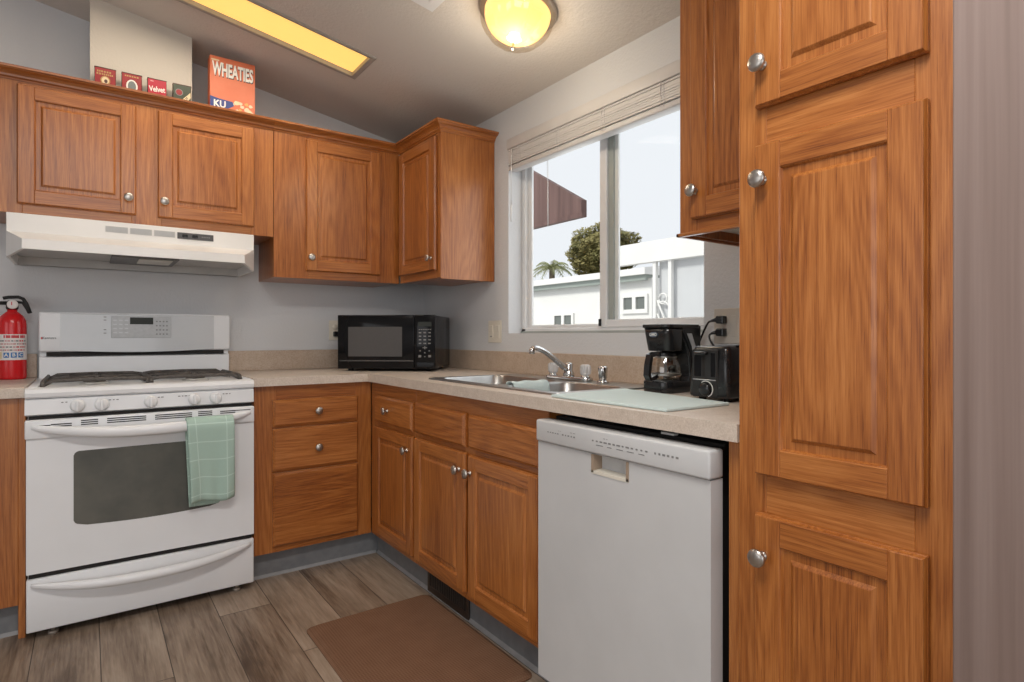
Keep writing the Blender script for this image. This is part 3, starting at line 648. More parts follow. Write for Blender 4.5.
b = MB(); b.box(-0.598, -0.588, DY0+0.002, DY1-0.002, 0.002, 0.082, WHITE2, 0.002); b.build('kick_plate', c)
# ================================================================== RANGE
XL, XR = -1.921, -1.160; XM = (XL+XR)/2
c = thing('gas_range', 'white freestanding gas range with five knobs under the hood', 'range', (XM, -0.33, 0))
b = MB(); b.box(XL+0.003, XR-0.003, -0.630, -0.03, 0.030, 0.870, WHITE, 0.002); b.box(XL+0.01, XR-0.01, -0.60, -0.05, 0.012, 0.030, DARKGAP); b.build('body', c)
for x in (XL+0.075, XR-0.06):
    b = MB(); b.cyl((x, -0.615, 0), (x, -0.615, 0.012), 0.016, BRONZE); b.cyl((x, -0.615, 0.012), (x, -0.615, 0.03), 0.007, BRONZE); b.build('foot', c)
# cooktop: rounded front, shallow well
b = MB()
b.prism([(-0.655, 0.874), (-0.662, 0.880), (-0.664, 0.893), (-0.658, 0.905), (-0.645, 0.9095), (-0.60, 0.9105), (-0.585, 0.9065), (-0.105, 0.9065), (-0.095, 0.912), (-0.03, 0.912), (-0.03, 0.872)], 'X', XL-0.004, XR, WHITE)
for x0, x1 in ((XL, XL+0.03), (XR-0.03, XR)): b.box(x0, x1, -0.62, -0.09, 0.900, 0.9125, WHITE, 0.003, 2)
b.build('cooktop', c)
for bx in (-1.72, -1.36):
    for by in (-0.47, -0.23):
        b = MB(); b.lathe([(0.052, 0), (0.050, 0.003), (0.040, 0.004), (0.040, 0.008)], (bx, by, 0.9065), (0, 0, 1), HOODU, 24)
        b.lathe([(0.036, 0.008), (0.038, 0.010), (0.036, 0.014), (0.001, 0.015)], (bx, by, 0.9065), (0, 0, 1), CAST, 24); b.build('burner', c)
def grate(x0, x1, o0, o1):
    # o0, o1: how far the outer ends run down to the cooktop
    b = MB(); y0, y1, z = -0.575, -0.125, 0.9285; xc = (x0+x1)/2
    for x, o in ((x0, o0), (x1, o1)):
        b.tube([(x, y0, 0.911), (x, y0+0.012, z-0.006), (x, y0+0.035, z-0.002), (x, -0.35, z-0.002), (x, y1-0.035, z-0.002), (x, y1-0.012, z-0.006), (x, y1, 0.911)], 0.0075, CAST, 6)
    for y in (y0+0.014, (y0+y1)/2, y1-0.014):
        b.tube([(x0, y, z-0.004-o0), (x0+0.03, y, z+0.001), (xc, y, z+0.003), (x1-0.03, y, z+0.001), (x1, y, z-0.004-o1)], 0.0075, CAST, 6)
    for by in (-0.47, -0.23):
        for a in range(4):
            dx, dy = math.cos(R(45+90*a)), math.sin(R(45+90*a))
            b.tube([(xc+dx*0.022, by+dy*0.022, z+0.006), (xc+dx*0.085, by+dy*0.085, z+0.004), (xc+dx*0.135, by+dy*0.10, z)], 0.006, CAST, 6)
        b.tube([(xc, by-0.10, z+0.002), (xc, by-0.025, z+0.006)], 0.006, CAST, 6); b.tube([(xc, by+0.025, z+0.006), (xc, by+0.10, z+0.002)], 0.006, CAST, 6)
        for x in (x0, x1): b.cyl((x, by, 0.911), (x, by, z), 0.008, CAST, seg=8)
    return b.build('grate', c)
grate(-1.880, -1.545, 0.012, 0.0); grate(-1.532, -1.197, 0.0, 0.012)
# knob panel
b = MB(); b.prism([(-0.652, 0.812), (-0.664, 0.816), (-0.660, 0.868), (-0.648, 0.872), (-0.630, 0.872), (-0.630, 0.808)], 'X', XL-0.004, XR-0.001, WHITE); cp = b.build('control_panel', c)
F = front('Y', -0.6635); b = MB()
for u, n in ((-1.812, 2), (-1.668, 4), (-1.508, 2), (-1.425, 4), (-1.268, 3)): marks(b, F, u-0.006*n, u+0.006*n, 0.856, n, INKG, 0.0035)
b.build('printed_marks', cp)['label'] = 'tiny grey burner symbols'
for x in (-1.773, -1.699, -1.541, -1.389, -1.310):
    b = MB(); n = (0, -1, 0)
    b.lathe([(0.0235, 0), (0.0235, 0.006), (0.0215, 0.009), (0.0195, 0.018), (0.016, 0.021), (0.001, 0.0215)], (x, -0.662, 0.841), n, WHITE, 28)
    b.box(x-0.0055, x+0.0055, -0.694, -0.680, 0.821, 0.861, WHITE, 0.003, 2); b.build('knob', cp)
# oven door
b = MB()
ZD = [0.243, 0.720, 0.797]
WX0, WX1, WZ0_, WZ1_ = -1.785, -1.290, 0.395, 0.680
grid_slab(b, [XL, WX0, WX1, XR], [0.243, WZ0_, WZ1_, 0.728], lambda x, z: not (WX0 < x < WX1 and WZ0_ < z < WZ1_), -0.660, -0.632, WHITE, 'Y')
od = b.build('oven_door', c)
b = MB(); b.box(XL-0.004, XR, -0.670, -0.632, 0.7285, 0.797, WHITE, 0.005, 2); b.build('door_top_band', od)
b = MB(); wp = []
for k in range(13): t = k/12; wp.append((WX0+(WX1-WX0)*t, 0.396-0.010*math.sin(math.pi*t)))
rc = [(0, 0), (0.004, 0.009), (0.010, 0.014), (0.016, 0.016)]
poly = [(WX0+a, 0.672-0.016+q) for a, q in rc]+[(WX1-a, 0.672-0.016+q) for a, q in rc[::-1]]
poly += [(WX1-a, 0.400+0.016-q) for a, q in rc]+[(x, z) for x, z in wp[1:-1][::-1] if WX0+0.02 < x < WX1-0.02]+[(WX0+a, 0.400+0.016-q) for a, q in rc[::-1]]
b.prism([(WX0-0.004, 0.384), (WX1+0.004, 0.384), (WX1+0.004, 0.684), (WX0-0.004, 0.684)], 'Y', -0.6602, -0.633, WHITE)
b.prism(poly, 'Y', -0.6612, -0.6604, SCREEN); b.build('oven_window', od)
b = MB(); F = front('Y', -0.6702)
for u0, u1, n, zb in ((-1.851, -1.790, 2, 0.7685), (-1.763, -1.711, 3, 0.7685), (-1.683, -1.557, 3, 0.7690), (-1.527, -1.398, 3, 0.7690), (-1.376, -1.324, 3, 0.7710), (-1.294, -1.236, 2, 0.774)):
    for k in range(n): fbox(b, F, u0, u1, zb+k*0.0075, zb+0.004+k*0.0075, 0, 0.0005, DARKGAP)
fbox(b, F, XL+0.016, -1.852, 0.7745, 0.7775, 0, 0.0005, DARKGAP); fbox(b, F, -1.237, XR-0.016, 0.7820, 0.7850, 0, 0.0005, DARKGAP)
b.build('vent_slots', od)['label'] = 'dark cooling slots'
def bow_handle(zend, zmid, depth, hh, parent, nm='handle'):
    b = MB(); rings = []
    N_ = 32
    for k in range(N_+1):
        t = k/N_; s = 1-abs(2*t-1)**2.6; x = XL+0.014+(XR-XL-0.028)*t
        y = -0.668-depth*s; z = zend+(zmid-zend)*(1-abs(2*t-1)**2.2); a = 0.007+(hh-0.007)*s**0.7; e = 0.006+0.010*s
        rings.append([(x, y-e*math.cos(q), z+a*math.sin(q)) for q in [2*math.pi*i/14 for i in range(14)]])
    b.loft(rings, WHITE); return b.build(nm, parent)
bow_handle(0.771, 0.738, 0.052, 0.022, od)
b = MB(); b.box(XL, XR, -0.660, -0.632, 0.034, 0.224, WHITE, 0.004, 2); dr = b.build('storage_drawer', c)
bow_handle(0.206, 0.176, 0.046, 0.019, dr)
for z0, z1 in ((0.225, 0.242), (0.7975, 0.8075)):
    b = MB(); b.box(XL+0.006, XR-0.006, -0.650, -0.631, z0, z1, DARKGAP); b.build('seam', c)
# backguard
b = MB(); b.prism([(-0.030, 0.912), (-0.078, 0.912), (-0.078, 1.004), (-0.060, 1.010), (-0.060, 1.060), (-0.030, 1.060)], 'X', XL+0.006, XR+0.004, WHITE); b.box(XL+0.003, XR+0.009, -0.0905, -0.030, 1.0285, 1.206, WHITE, 0.011, 3); bk = b.build('backguard', c)
b = MB(); b.box(XL+0.03, XR-0.02, -0.0785, -0.061, 1.010, 1.0275, DARKGAP); b.build('exhaust_slot', bk)
b = MB(); rings = []
for k in range(21):
    t = k/20; x = -1.842+0.614*t; s = math.sin(math.pi*t)
    rings.append([(x, -0.0895, 1.033-0.010*s), (x, -0.0925-0.006*s, 1.034-0.010*s), (x, -0.0925-0.006*s, 1.197), (x, -0.0895, 1.199)])
b.loft(rings, GLASSW, True, True, False); gp = b.build('glass_fascia', bk)
F = front('Y', -0.0990)
b = MB(); fbox(b, F, -1.656, -1.415, 1.090, 1.192, -0.004, 0.003, GREYP, 0.001); kp = b.build('key_panel', bk)
b = MB(); fbox(b, F, -1.583, -1.490, 1.154, 1.186, 0.0031, 0.0040, DISPLAY, 0.0); b.build('clock_display', bk)
b = MB()
for r_ in range(4):
    for q in range(4): fbox(b, F, -1.479+q*0.014, -1.472+q*0.014, 1.105+r_*0.020, 1.111+r_*0.020, 0.0031, 0.0036, INKG)
    for q in range(3): fbox(b, F, -1.648+q*0.022, -1.634+q*0.022, 1.112+r_*0.019, 1.117+r_*0.019, 0.0031, 0.0036, GLASSW)
for z in (1.112, 1.128, 1.172, 1.186): fbox(b, F, -1.684, -1.674, z-0.002, z+0.002, -0.002, 0.0006, INKG)
marks(b, F, -1.580, -1.492, 1.142, 7, INKG, 0.003); b.build('key_markings', bk)
b = MB(); b.text('Kenmore', 0.015, tmat('Y', -0.0912, -1.880, 1.090), INKK, 0.0003, 0, 0.85); fbox(b, front('Y', -0.0906), -1.909, -1.904, 1.085, 1.094, 0, 0.0006, INKR); b.build('lettering', bk)['label'] = 'small dark lettering with a red mark'

# towel over the oven door handle
TP = [(-0.688, 0.408), (-0.686, 0.50), (-0.686, 0.60), (-0.686, 0.725), (-0.691, 0.758), (-0.706, 0.7695), (-0.722, 0.7685), (-0.737, 0.752), (-0.741, 0.73), (-0.732, 0.64), (-0.722, 0.52), (-0.717, 0.445), (-0.712, 0.432), (-0.703, 0.430), (-0.697, 0.436), (-0.693, 0.455)]
def towel(s, t):
    y, z = path_at(TP, t); f = max(0, min(1, (t-0.52)/0.35)); g_ = max(0, min(1, (0.42-t)/0.42))
    x = -1.425+0.172*s+0.006*f*math.sin(5*s)+0.028*f*(0.55-s*0.55)+0.010*f*s+0.014*g_*(1-s)-0.05*g_*s
    z += 0.007*math.sin(6.0*s+0.5)*f-0.010*f*(1-s)*0.8; y += -0.006*math.sin(7*s+2*t)*f-0.004*math.cos(15*s)*f
    return (x, y, z)
tag(sheet('dish_towel', towel, 28, 60, 0.007, MINT, (0.18, 0.66)), 'mint green checked terry towel hanging over the oven door handle', 'towel')
FP = [(-0.7135, 0.52), (-0.7110, 0.445), (-0.7090, 0.420), (-0.704, 0.412), (-0.700, 0.420)]

# ================================================================== RANGE HOOD
c = thing('range_hood', 'off-white under-cabinet range hood above the range', 'hood', (-1.547, 0, 1.41))
HX0, HX1 = -2.003, -1.091; hm = (HX0+HX1)/2
def hring(x0, x1, f0, f1, yf, yc, z0): pass
b = MB(); b.box(HX0, HX1, -0.340, -0.002, 1.512, 1.588, OFFW, 0.002); b.build('housing', c)
# visor: shell with chamfered front corners, open below
plan = lambda d, yf: [(HX0+d, -0.002), (HX0+d, -0.338), (HX0+0.060+d*0.6, yf+d), (HX1-0.077-d*0.6, yf+d), (HX1-d, -0.338), (HX1-d, -0.002)]
b = MB()
top = [(x, y if y > -0.34 else -0.338, 1.514) for x, y in [(HX0, -0.002), (HX0, -0.338), (HX0+0.004, -0.340), (HX1-0.004, -0.340), (HX1, -0.338), (HX1, -0.002)]]
lip = [(x, y, z) for (x, y), z in zip(plan(0, -0.512), (1.50, 1.50, 1.466, 1.466, 1.50, 1.50))]
bot = [(x, y, z) for (x, y), z in zip(plan(0, -0.516), (1.412, 1.412, 1.428, 1.428, 1.412, 1.412))]
ib = [(x, y, z) for (x, y), z in zip(plan(0.012, -0.516), (1.412, 1.412, 1.428, 1.428, 1.412, 1.412))]
it = [(x, y, 1.452) for x, y in plan(0.014, -0.514)]
b.loft([top, lip, bot, ib, it], OFFW, True, False, False); b.build('visor', c)
b = MB(); pl = [(x, y) for x, y in plan(0.014, -0.514)]; b.prism(pl, 'Z', 1.450, 1.456, HOODU); 
b.box(HX0+0.013, HX1-0.013, -0.022, -0.012, 1.413, 1.45, HOODU); un = b.build('underside', c)
b = MB(); b.box(-1.660, -1.405, -0.330, -0.030, 1.440, 1.4495, FILTER, 0.002); b.build('grease_filter', un)
b = MB(); b.box(-1.560, -1.430, -0.320, -0.150, 1.434, 1.4395, LENS, 0.003); b.build('lamp_lens', un)
for x in (HX0+0.10, HX1-0.10):
    b = MB(); b.cyl((x, -0.42, 1.449), (x, -0.42, 1.443), 0.007, MATTE); b.build('screw', un)
F = front('Y', -0.340)
for u0, u1 in ((-1.682, -1.602), (-1.594, -1.513), (-1.505, -1.424)):
    b = MB(); fbox(b, F, u0, u1, 1.542, 1.568, 0, 0.0012, HOODU)
    for k in range(7): fbox(b, F, u0+0.003, u1-0.003, 1.5445+k*0.0033, 1.5458+k*0.0033, 0.0012, 0.002, GREYP)
    b.build('vent_louvre', c)
b = MB(); fbox(b, F, -1.415, -1.268, 1.539, 1.568, 0, 0.003, mat('charcoal_plate', (0.07, 0.07, 0.072), 0.4), 0.001); sp_ = b.build('switch_plate', c)
for u in (-1.385, -1.345):
    b = MB(); fbox(b, F, u-0.011, u+0.011, 1.547, 1.560, 0.003, 0.007, BLACK, 0.002); b.build('rocker_switch', sp_)
b = MB(); marks(b, F, -1.318, -1.282, 1.554, 5, INKG, 0.004); bm_ = b.build('printed_marks', sp_); bm_.location.y -= 0.003

# ================================================================== FIRE EXTINGUISHER
c = thing('fire_extinguisher', 'small red fire extinguisher with white label on the left worktop', 'extinguisher', (-2.004, -0.085, 0.914))
E0 = (-2.005, -0.085, 0.9145); UP = (0, 0, 1)
b = MB(); b.lathe([(0.042, 0), (0.0475, 0.003), (0.0485, 0.012), (0.0485, 0.235), (0.046, 0.252), (0.038, 0.270), (0.025, 0.283), (0.017, 0.290), (0.017, 0.300)], E0, UP, RED, 32); b.build('cylinder', c)
b = MB(); b.lathe([(0.0490, 0.083), (0.0490, 0.192)], E0, UP, LABELW, 32, True, False); lb = b.build('label', c)
b = MB()
def cyl_patch(b, a0, a1, z0, z1, m, r=0.0495):
    n = 5; 
    pts = [(E0[0]+r*math.sin(R(a0+(a1-a0)*k/n)), E0[1]-r*math.cos(R(a0+(a1-a0)*k/n))) for k in range(n+1)]
    b.loft([[(x, y, E0[2]+z0) for x, y in pts], [(x, y, E0[2]+z1) for x, y in pts]], m, False, False, True, False)
cyl_patch(b, -30, 62, 0.176, 0.188, INKR)
for r_ in range(4):
    a = -62
    while a < 62:
        w = random.uniform(6, 16); cyl_patch(b, a, a+w*0.75, 0.122+r_*0.013, 0.128+r_*0.013, random.choice((INKP, INKR, INKG, INKP))); a += w
for k in range(3): cyl_patch(b, -30+k*29, -30+k*29+23, 0.093, 0.115, INKB)
cyl_patch(b, -62, -38, 0.088, 0.118, INKC)
b.build('label_print', lb)
b = MB()
for k, ch in enumerate('ABC'):
    a = R(-30+k*29+11.5); M_ = Matrix.Translation((E0[0]+0.0500*math.sin(a), E0[1]-0.0500*math.cos(a), E0[2]+0.104)) @ Euler((R(90), 0, a)).to_matrix().to_4x4()
    b.text(ch, 0.019, M_, INKW, 0.0004, 0.0006)
b.build('class_letters', lb)
b = MB(); b.lathe([(0.019, 0.298), (0.021, 0.302), (0.021, 0.318), (0.015, 0.324), (0.015, 0.336)], E0, UP, MATTE, 20); b.build('valve', c)
b = MB(); b.lathe([(0.019, 0), (0.019, 0.010), (0.016, 0.012), (0.001, 0.0125)], (E0[0]+0.002, E0[1]-0.016, E0[2]+0.318), (0.15, -1, 0.1), LABELW, 24)
b.box(E0[0]-0.001, E0[0]+0.002, E0[1]-0.0305, E0[1]-0.029, E0[2]+0.315, E0[2]+0.330, INKR); b.build('pressure_gauge', c)
b = MB(); z = E0[2]
b.tube([(E0[0]-0.03, E0[1], z+0.345), (E0[0]-0.012, E0[1], z+0.350), (E0[0]+0.02, E0[1], z+0.352), (E0[0]+0.036, E0[1], z+0.345), (E0[0]+0.048, E0[1], z+0.322), (E0[0]+0.060, E0[1], z+0.283)], 0.007, MATTE, 8); b.build('lever', c)
b = MB(); b.tube([(E0[0]+0.01, E0[1], z+0.330), (E0[0]+0.035, E0[1], z+0.328), (E0[0]+0.050, E0[1], z+0.300), (E0[0]+0.056, E0[1], z+0.284)], 0.006, MATTE, 8); b.build('carry_handle', c)
b = MB(); b.tube([(E0[0]-0.012, E0[1], z+0.325), (E0[0]-0.05, E0[1]-0.004, z+0.324), (E0[0]-0.075, E0[1]-0.004, z+0.322)], 0.008, MATTE, 8); b.build('nozzle', c)

# ================================================================== MICROWAVE (turned into the corner)
MW, MD, MH = 0.52, 0.40, 0.292
rz = R(-41); FLx, FLy = -0.683, -0.3475
c = thing('microwave', 'black countertop microwave set diagonally in the corner', 'microwave', (FLx, FLy, 0.914), None, rz, True)
# local frame: x along the front to the right, y into the corner, z up
def lb_(b, x0, x1, y0, y1, z0, z1, m, bev=0, seg=1): b.box(x0, x1, y0, y1, z0, z1, m, bev, seg)
b = MB(); lb_(b, 0.004, MW-0.004, 0.02, MD, 0.014, MH, BLACK, 0.006, 2); b.build('case', c)
for x in (0.05, MW-0.05):
    for y in (0.06, MD-0.05):
        b = MB(); b.cyl((x, y, 0.0008), (x, y, 0.015), 0.014, MATTE); b.build('foot', c)
b = MB(); lb_(b, 0, 0.408, 0, 0.02, 0.014, MH+0.002, GLOSS, 0.004, 2); d = b.build('door', c)
b = MB(); lb_(b, 0.058, 0.345, -0.0012, 0.0, 0.078, 0.232, MWIN); b.build('door_window', d)
b = MB(); lb_(b, 0.012, 0.405, -0.006, 0.0, 0.052, 0.059, mat('dark_trim_strip', (0.045, 0.042, 0.04), 0.3), 0.002); b.build('trim_strip', d)
b = MB(); lb_(b, 0.4084, MW, 0, 0.02, 0.014, MH+0.002, GLOSS, 0.004, 2); cp = b.build('control_panel', c)
b = MB(); lb_(b, 0.430, 0.500, -0.0008, 0, 0.234, 0.258, DISPLAY); b.build('clock_display', cp)
def mk(b, x, z, w, h, m=INKW): lb_(b, x-w/2, x+w/2, -0.0009, 0.0, z-h/2, z+h/2, m)
KEY = mat('grey_key_print', (0.20, 0.19, 0.185), 0.5)
b = MB()
for k in range(6): mk(b, 0.437+k*0.0115, 0.218, 0.008, 0.004, KEY)
for r_ in range(4):
    for q in range(3): mk(b, 0.440+q*0.025, 0.202-r_*0.0185, 0.013, 0.006, KEY)
mk(b, 0.465, 0.124, 0.024, 0.004, KEY); mk(b, 0.465, 0.124, 0.005, 0.015, KEY)
for x, z in ((0.441, 0.108), (0.489, 0.108), (0.465, 0.098), (0.465, 0.078)): mk(b, x, z, 0.007, 0.005, KEY)
for x in (0.439, 0.491): mk(b, x, 0.080, 0.014, 0.012, KEY)
b.build('keypad', cp)
b = MB(); lb_(b, 0.424, 0.512, -0.0015, 0, 0.026, 0.048, GLOSS, 0.001); b.build('door_button', cp)
b = MB(); b.text('0', 0.011, Matrix.Translation((0.465, -0.0012, 0.1465)) @ Euler((R(90), 0, 0)).to_matrix().to_4x4(), DISPLAY, 0.0003); bmz = b.build('zero_key', cp)

# ================================================================== COFFEE MAKER
KX0, KX1, KY0, KY1 = -0.240, -0.078, -2.148, -2.034; kc = (KY0+KY1)/2
c = thing('coffee_maker', 'small black drip coffee maker with glass carafe beside the toaster', 'coffee maker', ((KX0+KX1)/2, kc, 0.914))
b = MB(); b.prism(rrect(KX0-0.010, KX1, KY0, KY1, 0.034), 'Z', 0.9148, 0.953, BLACK, 0.004, True); base = b.build('base', c)
b = MB(); b.cyl((-0.186, kc, 0.9525), (-0.186, kc, 0.9545), 0.046, MATTE, seg=28); b.build('warming_plate', c)
b = MB(); b.prism([(-0.075, 0.944), (-0.138, 0.944), (-0.128, 0.975), (-0.134, 1.030), (-0.150, 1.075), (-0.186, 1.125), (-0.190, 1.134), (-0.070, 1.134)], 'Y', KY0+0.002, KY1-0.002, BLACK, 0.004); b.build('water_tank', c)
b = MB(); b.prism([(-0.108, 0.985), (-0.118, 0.985), (-0.126, 1.040), (-0.150, 1.085), (-0.172, 1.116), (-0.160, 1.118), (-0.140, 1.088), (-0.116, 1.040)], 'Y', KY0-0.0005, KY0+0.004, GLOSS); b.build('side_rib', c)
b = MB(); b.prism([(-0.112, 1.035), (-0.120, 1.065), (-0.146, 1.108), (-0.124, 1.108), (-0.102, 1.062)], 'Y', KY0-0.001, KY0+0.004, mat('grey_water_gauge', (0.42, 0.43, 0.44), 0.3)); b.build('water_gauge', c)
b = MB(); rings = []
for d, z in ((0.014, 1.050), (0.012, 1.054), (0.003, 1.105), (0.0, 1.126)): rings.append([(x, y, z) for x, y in rrect(KX0+d, -0.150, KY0+d*0.5, KY1-d*0.5, 0.024)])
b.loft(rings, BLACK); b.build('brew_basket', c)
b = MB(); b.prism(rrect(KX0-0.006, KX1+0.008, KY0-0.004, KY1+0.004, 0.026), 'Z', 1.1265, 1.138, BLACK, 0.003, True); b.build('lid', c)
b = MB(); pts = [(kc+0.016*math.cos(2*math.pi*k/24)+0.004, 1.104+0.0085*math.sin(2*math.pi*k/24)) for k in range(24)]
b.prism([(y, z) for y, z in pts], 'X', KX0-0.003, KX0+0.006, mat('badge_blue_grey', (0.10, 0.13, 0.18), 0.3)); bd = b.build('badge', c)
b = MB(); b.text('OMO', 0.013, tmat('X', KX0-0.0036, kc+0.004, 1.104), INKW, 0.0003, 0.0003); b.build('badge_lettering', bd)
cx, cy = -0.186, kc
b = MB(); b.lathe([(0.040, 0.955), (0.049, 0.960), (0.0515, 0.976), (0.050, 0.998), (0.044, 1.019), (0.036, 1.033), (0.033, 1.040)], (cx, cy, 0), UP, CARAFE, 32, True, False)
b.lathe([(0.038, 0.9555), (0.001, 0.9555)], (cx, cy, 0), UP, CARAFE, 32, True, False); cf = b.build('carafe', c)
b = MB(); b.lathe([(0.035, 1.030), (0.037, 1.034), (0.037, 1.043), (0.032, 1.048), (0.001, 1.0485)], (cx, cy, 0), UP, BLACK, 28); b.build('carafe_lid', cf)
b = MB(); rings = []
hp = [(cx-0.030, 1.041), (cx-0.056, 1.041), (cx-0.078, 1.036), (cx-0.086, 1.005), (cx-0.090, 0.972), (cx-0.082, 0.960), (cx-0.064, 0.964), (cx-0.049, 0.970)]
for i, (x, z) in enumerate(hp):
    a = hp[max(0, i-1)]; d_ = hp[min(len(hp)-1, i+1)]; t_ = Vector((d_[0]-a[0], 0, d_[1]-a[1])).normalized(); n_ = Vector((-t_.z, 0, t_.x))
    w = 0.011; q = 0.0065; rings.append([Vector((x, cy, z))+n_*s1*q+Vector((0, 1, 0))*s2*w for s1, s2 in ((-1, -1), (-1, 1), (1, 1), (1, -1))])
b.loft(rings, BLACK, True, True, False); b.build('carafe_handle', cf)
for r_, z_ in ((0.0518, 0.970), (0.0372, 1.027)):
    b = MB(); b.lathe([(r_, z_), (r_+0.0003, z_+0.006)], (cx, cy, 0), UP, STEEL, 32, True, False); b.build('carafe_band', cf)

# ================================================================== TOASTER
TX0, TX1, TY0, TY1 = -0.310, -0.070, -2.410, -2.283; tc_ = (TY0+TY1)/2
c = thing('toaster', 'black two-slice toaster with a browning dial next to the pantry', 'toaster', (-0.19, tc_, 0.914))
b = MB(); rings = []
for d, z in ((-0.004, 0.926), (-0.008, 0.932), (-0.002, 1.00), (0.006, 1.060), (0.012, 1.069), (0.020, 1.0705)): rings.append([(x, y, z) for x, y in rrect(TX0+d*0.6, TX1-d*0.6, TY0+d*0.6, TY1-d*0.6, 0.016)])
b.loft(rings, BLACK); tb = b.build('shell', c)
for x in (TX0+0.03, TX1-0.03):
    for y in (TY0+0.022, TY1-0.022):
        b = MB(); b.cyl((x, y, 0.9146), (x, y, 0.928), 0.011, MATTE); b.build('foot', c)
F = front('X', TX0-0.003)
b = MB(); fbox(b, F, TY0+0.030, TY1-0.012, 0.925, 1.062, -0.004, 0.0035, MATTE, 0.003); b.build('end_plate', c)
b = MB(); fbox(b, F, tc_-0.004+0.012, tc_+0.004+0.012, 0.985, 1.052, 0.0033, 0.0042, DARKGAP); fbox(b, F, tc_-0.026, tc_-0.012, 0.985, 1.052, 0.0033, 0.0040, GLOSS); fbox(b, F, tc_+0.020, tc_+0.043, 0.985, 1.052, 0.0033, 0.0040, GLOSS); b.build('lever_slot', c)
b = MB(); b.prism([(-0.030, 1.056), (-0.004, 1.056), (0.0, 1.064), (-0.034, 1.064)], 'Z', 0, 0.001, MATTE) if False else None
fbox(b, F, tc_-0.006, tc_+0.034, 1.046, 1.056, 0.004, 0.022, BLACK, 0.004, 2); b.build('lever', c)
b = MB(); fbox(b, F, TY0+0.034, TY1-0.016, 0.974, 0.9765, 0.0030, 0.0060, GREYP, 0.001); b.build('chrome_line', c)
b = MB(); b.lathe([(0.019, 0), (0.018, 0.009), (0.015, 0.012), (0.001, 0.0125)], F(tc_+0.004, 0.949, 0.0034), (-1, 0, 0), BLACK, 24); dl = b.build('browning_dial', c)
b = MB(); r0, r1 = 0.0215, 0.0240; arc = []
for k in range(25):
    a = R(-70+200*k/24); arc.append([F(tc_+0.004-r*math.cos(a), 0.949+r*math.sin(a), w) for r, w in ((r0, 0.0036), (r1, 0.0036), (r1, 0.0044), (r0, 0.0044))])
b.loft(arc, INKW, True, True, False); b.build('dial_ring', c)['label'] = 'white arc printed round the dial'
b = MB(); marks(b, F, tc_+0.016, tc_-0.012, 0.9315, 4, INKG, 0.003); bb = b.build('printed_marks', c); bb.location.x -= 0.0036
for y in (tc_-0.026, tc_+0.026):
    b = MB(); b.box(TX0+0.045, TX1-0.03, y-0.013, y+0.013, 1.0700, 1.0712, DARKGAP); b.build('bread_slot', c)
b = MB(); b.cyl((TX0+0.06, TY0+0.010, 1.070), (TX0+0.06, TY0+0.010, 1.074), 0.006, GLOSS); b.build('button', c)

# ================================================================== WALL PLATES AND CORDS
c = thing('light_switch', 'ivory double rocker switch plate left of the window', 'switch', (0, -0.813, 1.067))
F = front('X', 0.0)
b = MB(); fbox(b, F, -0.874, -0.752, 1.064, 1.180, 0.0008, 0.006, IVORY, 0.002); b.build('plate', c)
for u in (-0.842, -0.784):
    b = MB(); fbox(b, F, u-0.017, u+0.017, 1.088, 1.156, 0.006, 0.0085, IVORY, 0.0015); fbox(b, F, u-0.0155, u+0.0155, 1.122, 1.1545, 0.0085, 0.0105, IVORY, 0.0015); r_ = b.build('rocker', c)
b = MB(); fbox(b, F, -0.795, -0.776, 1.094, 1.099, 0.0085, 0.0095, INKG); b.build('indicator', c)
c = thing('wall_outlet', 'beige double outlet plate beside the pantry with two black plugs', 'outlet', (0, -2.19, 1.07))
b = MB(); fbox(b, F, -2.252, -2.150, 1.074, 1.192, 0.0008, 0.006, PLATE, 0.002); b.build('plate', c)
for z in (1.154, 1.112):
    b = MB(); b.lathe([(0.017, 0), (0.017, 0.002), (0.001, 0.0022)], F(-2.190, z, 0.006), (-1, 0, 0), PLATE, 20); b.build('socket', c)
b = MB(); fbox(b, F, -2.236, -2.218, 1.098, 1.168, 0.006, 0.008, PLATE, 0.001); b.build('switch_insert', c)
def cord(name, label, z, pts):
    c = thing(name, label, 'cord', (-0.01, -2.190, z))
    b = MB(); b.prism([(-2.203, z-0.013), (-2.177, z-0.013), (-2.174, z-0.006), (-2.174, z+0.006), (-2.177, z+0.013), (-2.203, z+0.013)], 'X', -0.034, -0.0088, BLACK, 0.003)
    b.cyl((-0.028, -2.176, z), (-0.030, -2.158, z-0.003), 0.0075, BLACK, 0.005, 10); b.build('plug', c)
    b = MB(); P = [Vector(p) for p in pts]; out = []
    for i in range(len(P)-1):
        p0, p1, p2, p3 = P[max(0, i-1)], P[i], P[i+1], P[min(len(P)-1, i+2)]
        for k in range(6):
            t = k/6; out.append(0.5*((2*p1)+(p2-p0)*t+(2*p0-5*p1+4*p2-p3)*t*t+(3*p1-p0-3*p2+p3)*t**3))
    out.append(P[-1]); b.tube(out, 0.0036, BLACK, 8); b.build('cable', c)
cord('power_cord', 'black power cord running from the upper socket down behind the coffee maker', 1.154, [(-0.030, -2.158, 1.151), (-0.031, -2.144, 1.143), (-0.031, -2.126, 1.112), (-0.032, -2.110, 1.076), (-0.034, -2.100, 1.03), (-0.038, -2.095, 0.965), (-0.055, -2.093, 0.930), (-0.0785, -2.092, 0.926)])
cord('power_cord', 'black power cord dropping from the lower socket to the toaster', 1.112, [(-0.030, -2.158, 1.109), (-0.034, -2.152, 1.100), (-0.038, -2.160, 1.082), (-0.042, -2.180, 1.058), (-0.046, -2.205, 1.00), (-0.05, -2.24, 0.935), (-0.055, -2.29, 0.920), (-0.0665, -2.32, 0.930)])
c = thing('wall_outlet', 'ivory outlet plate half hidden behind the microwave', 'outlet', (-0.58, 0, 1.07))
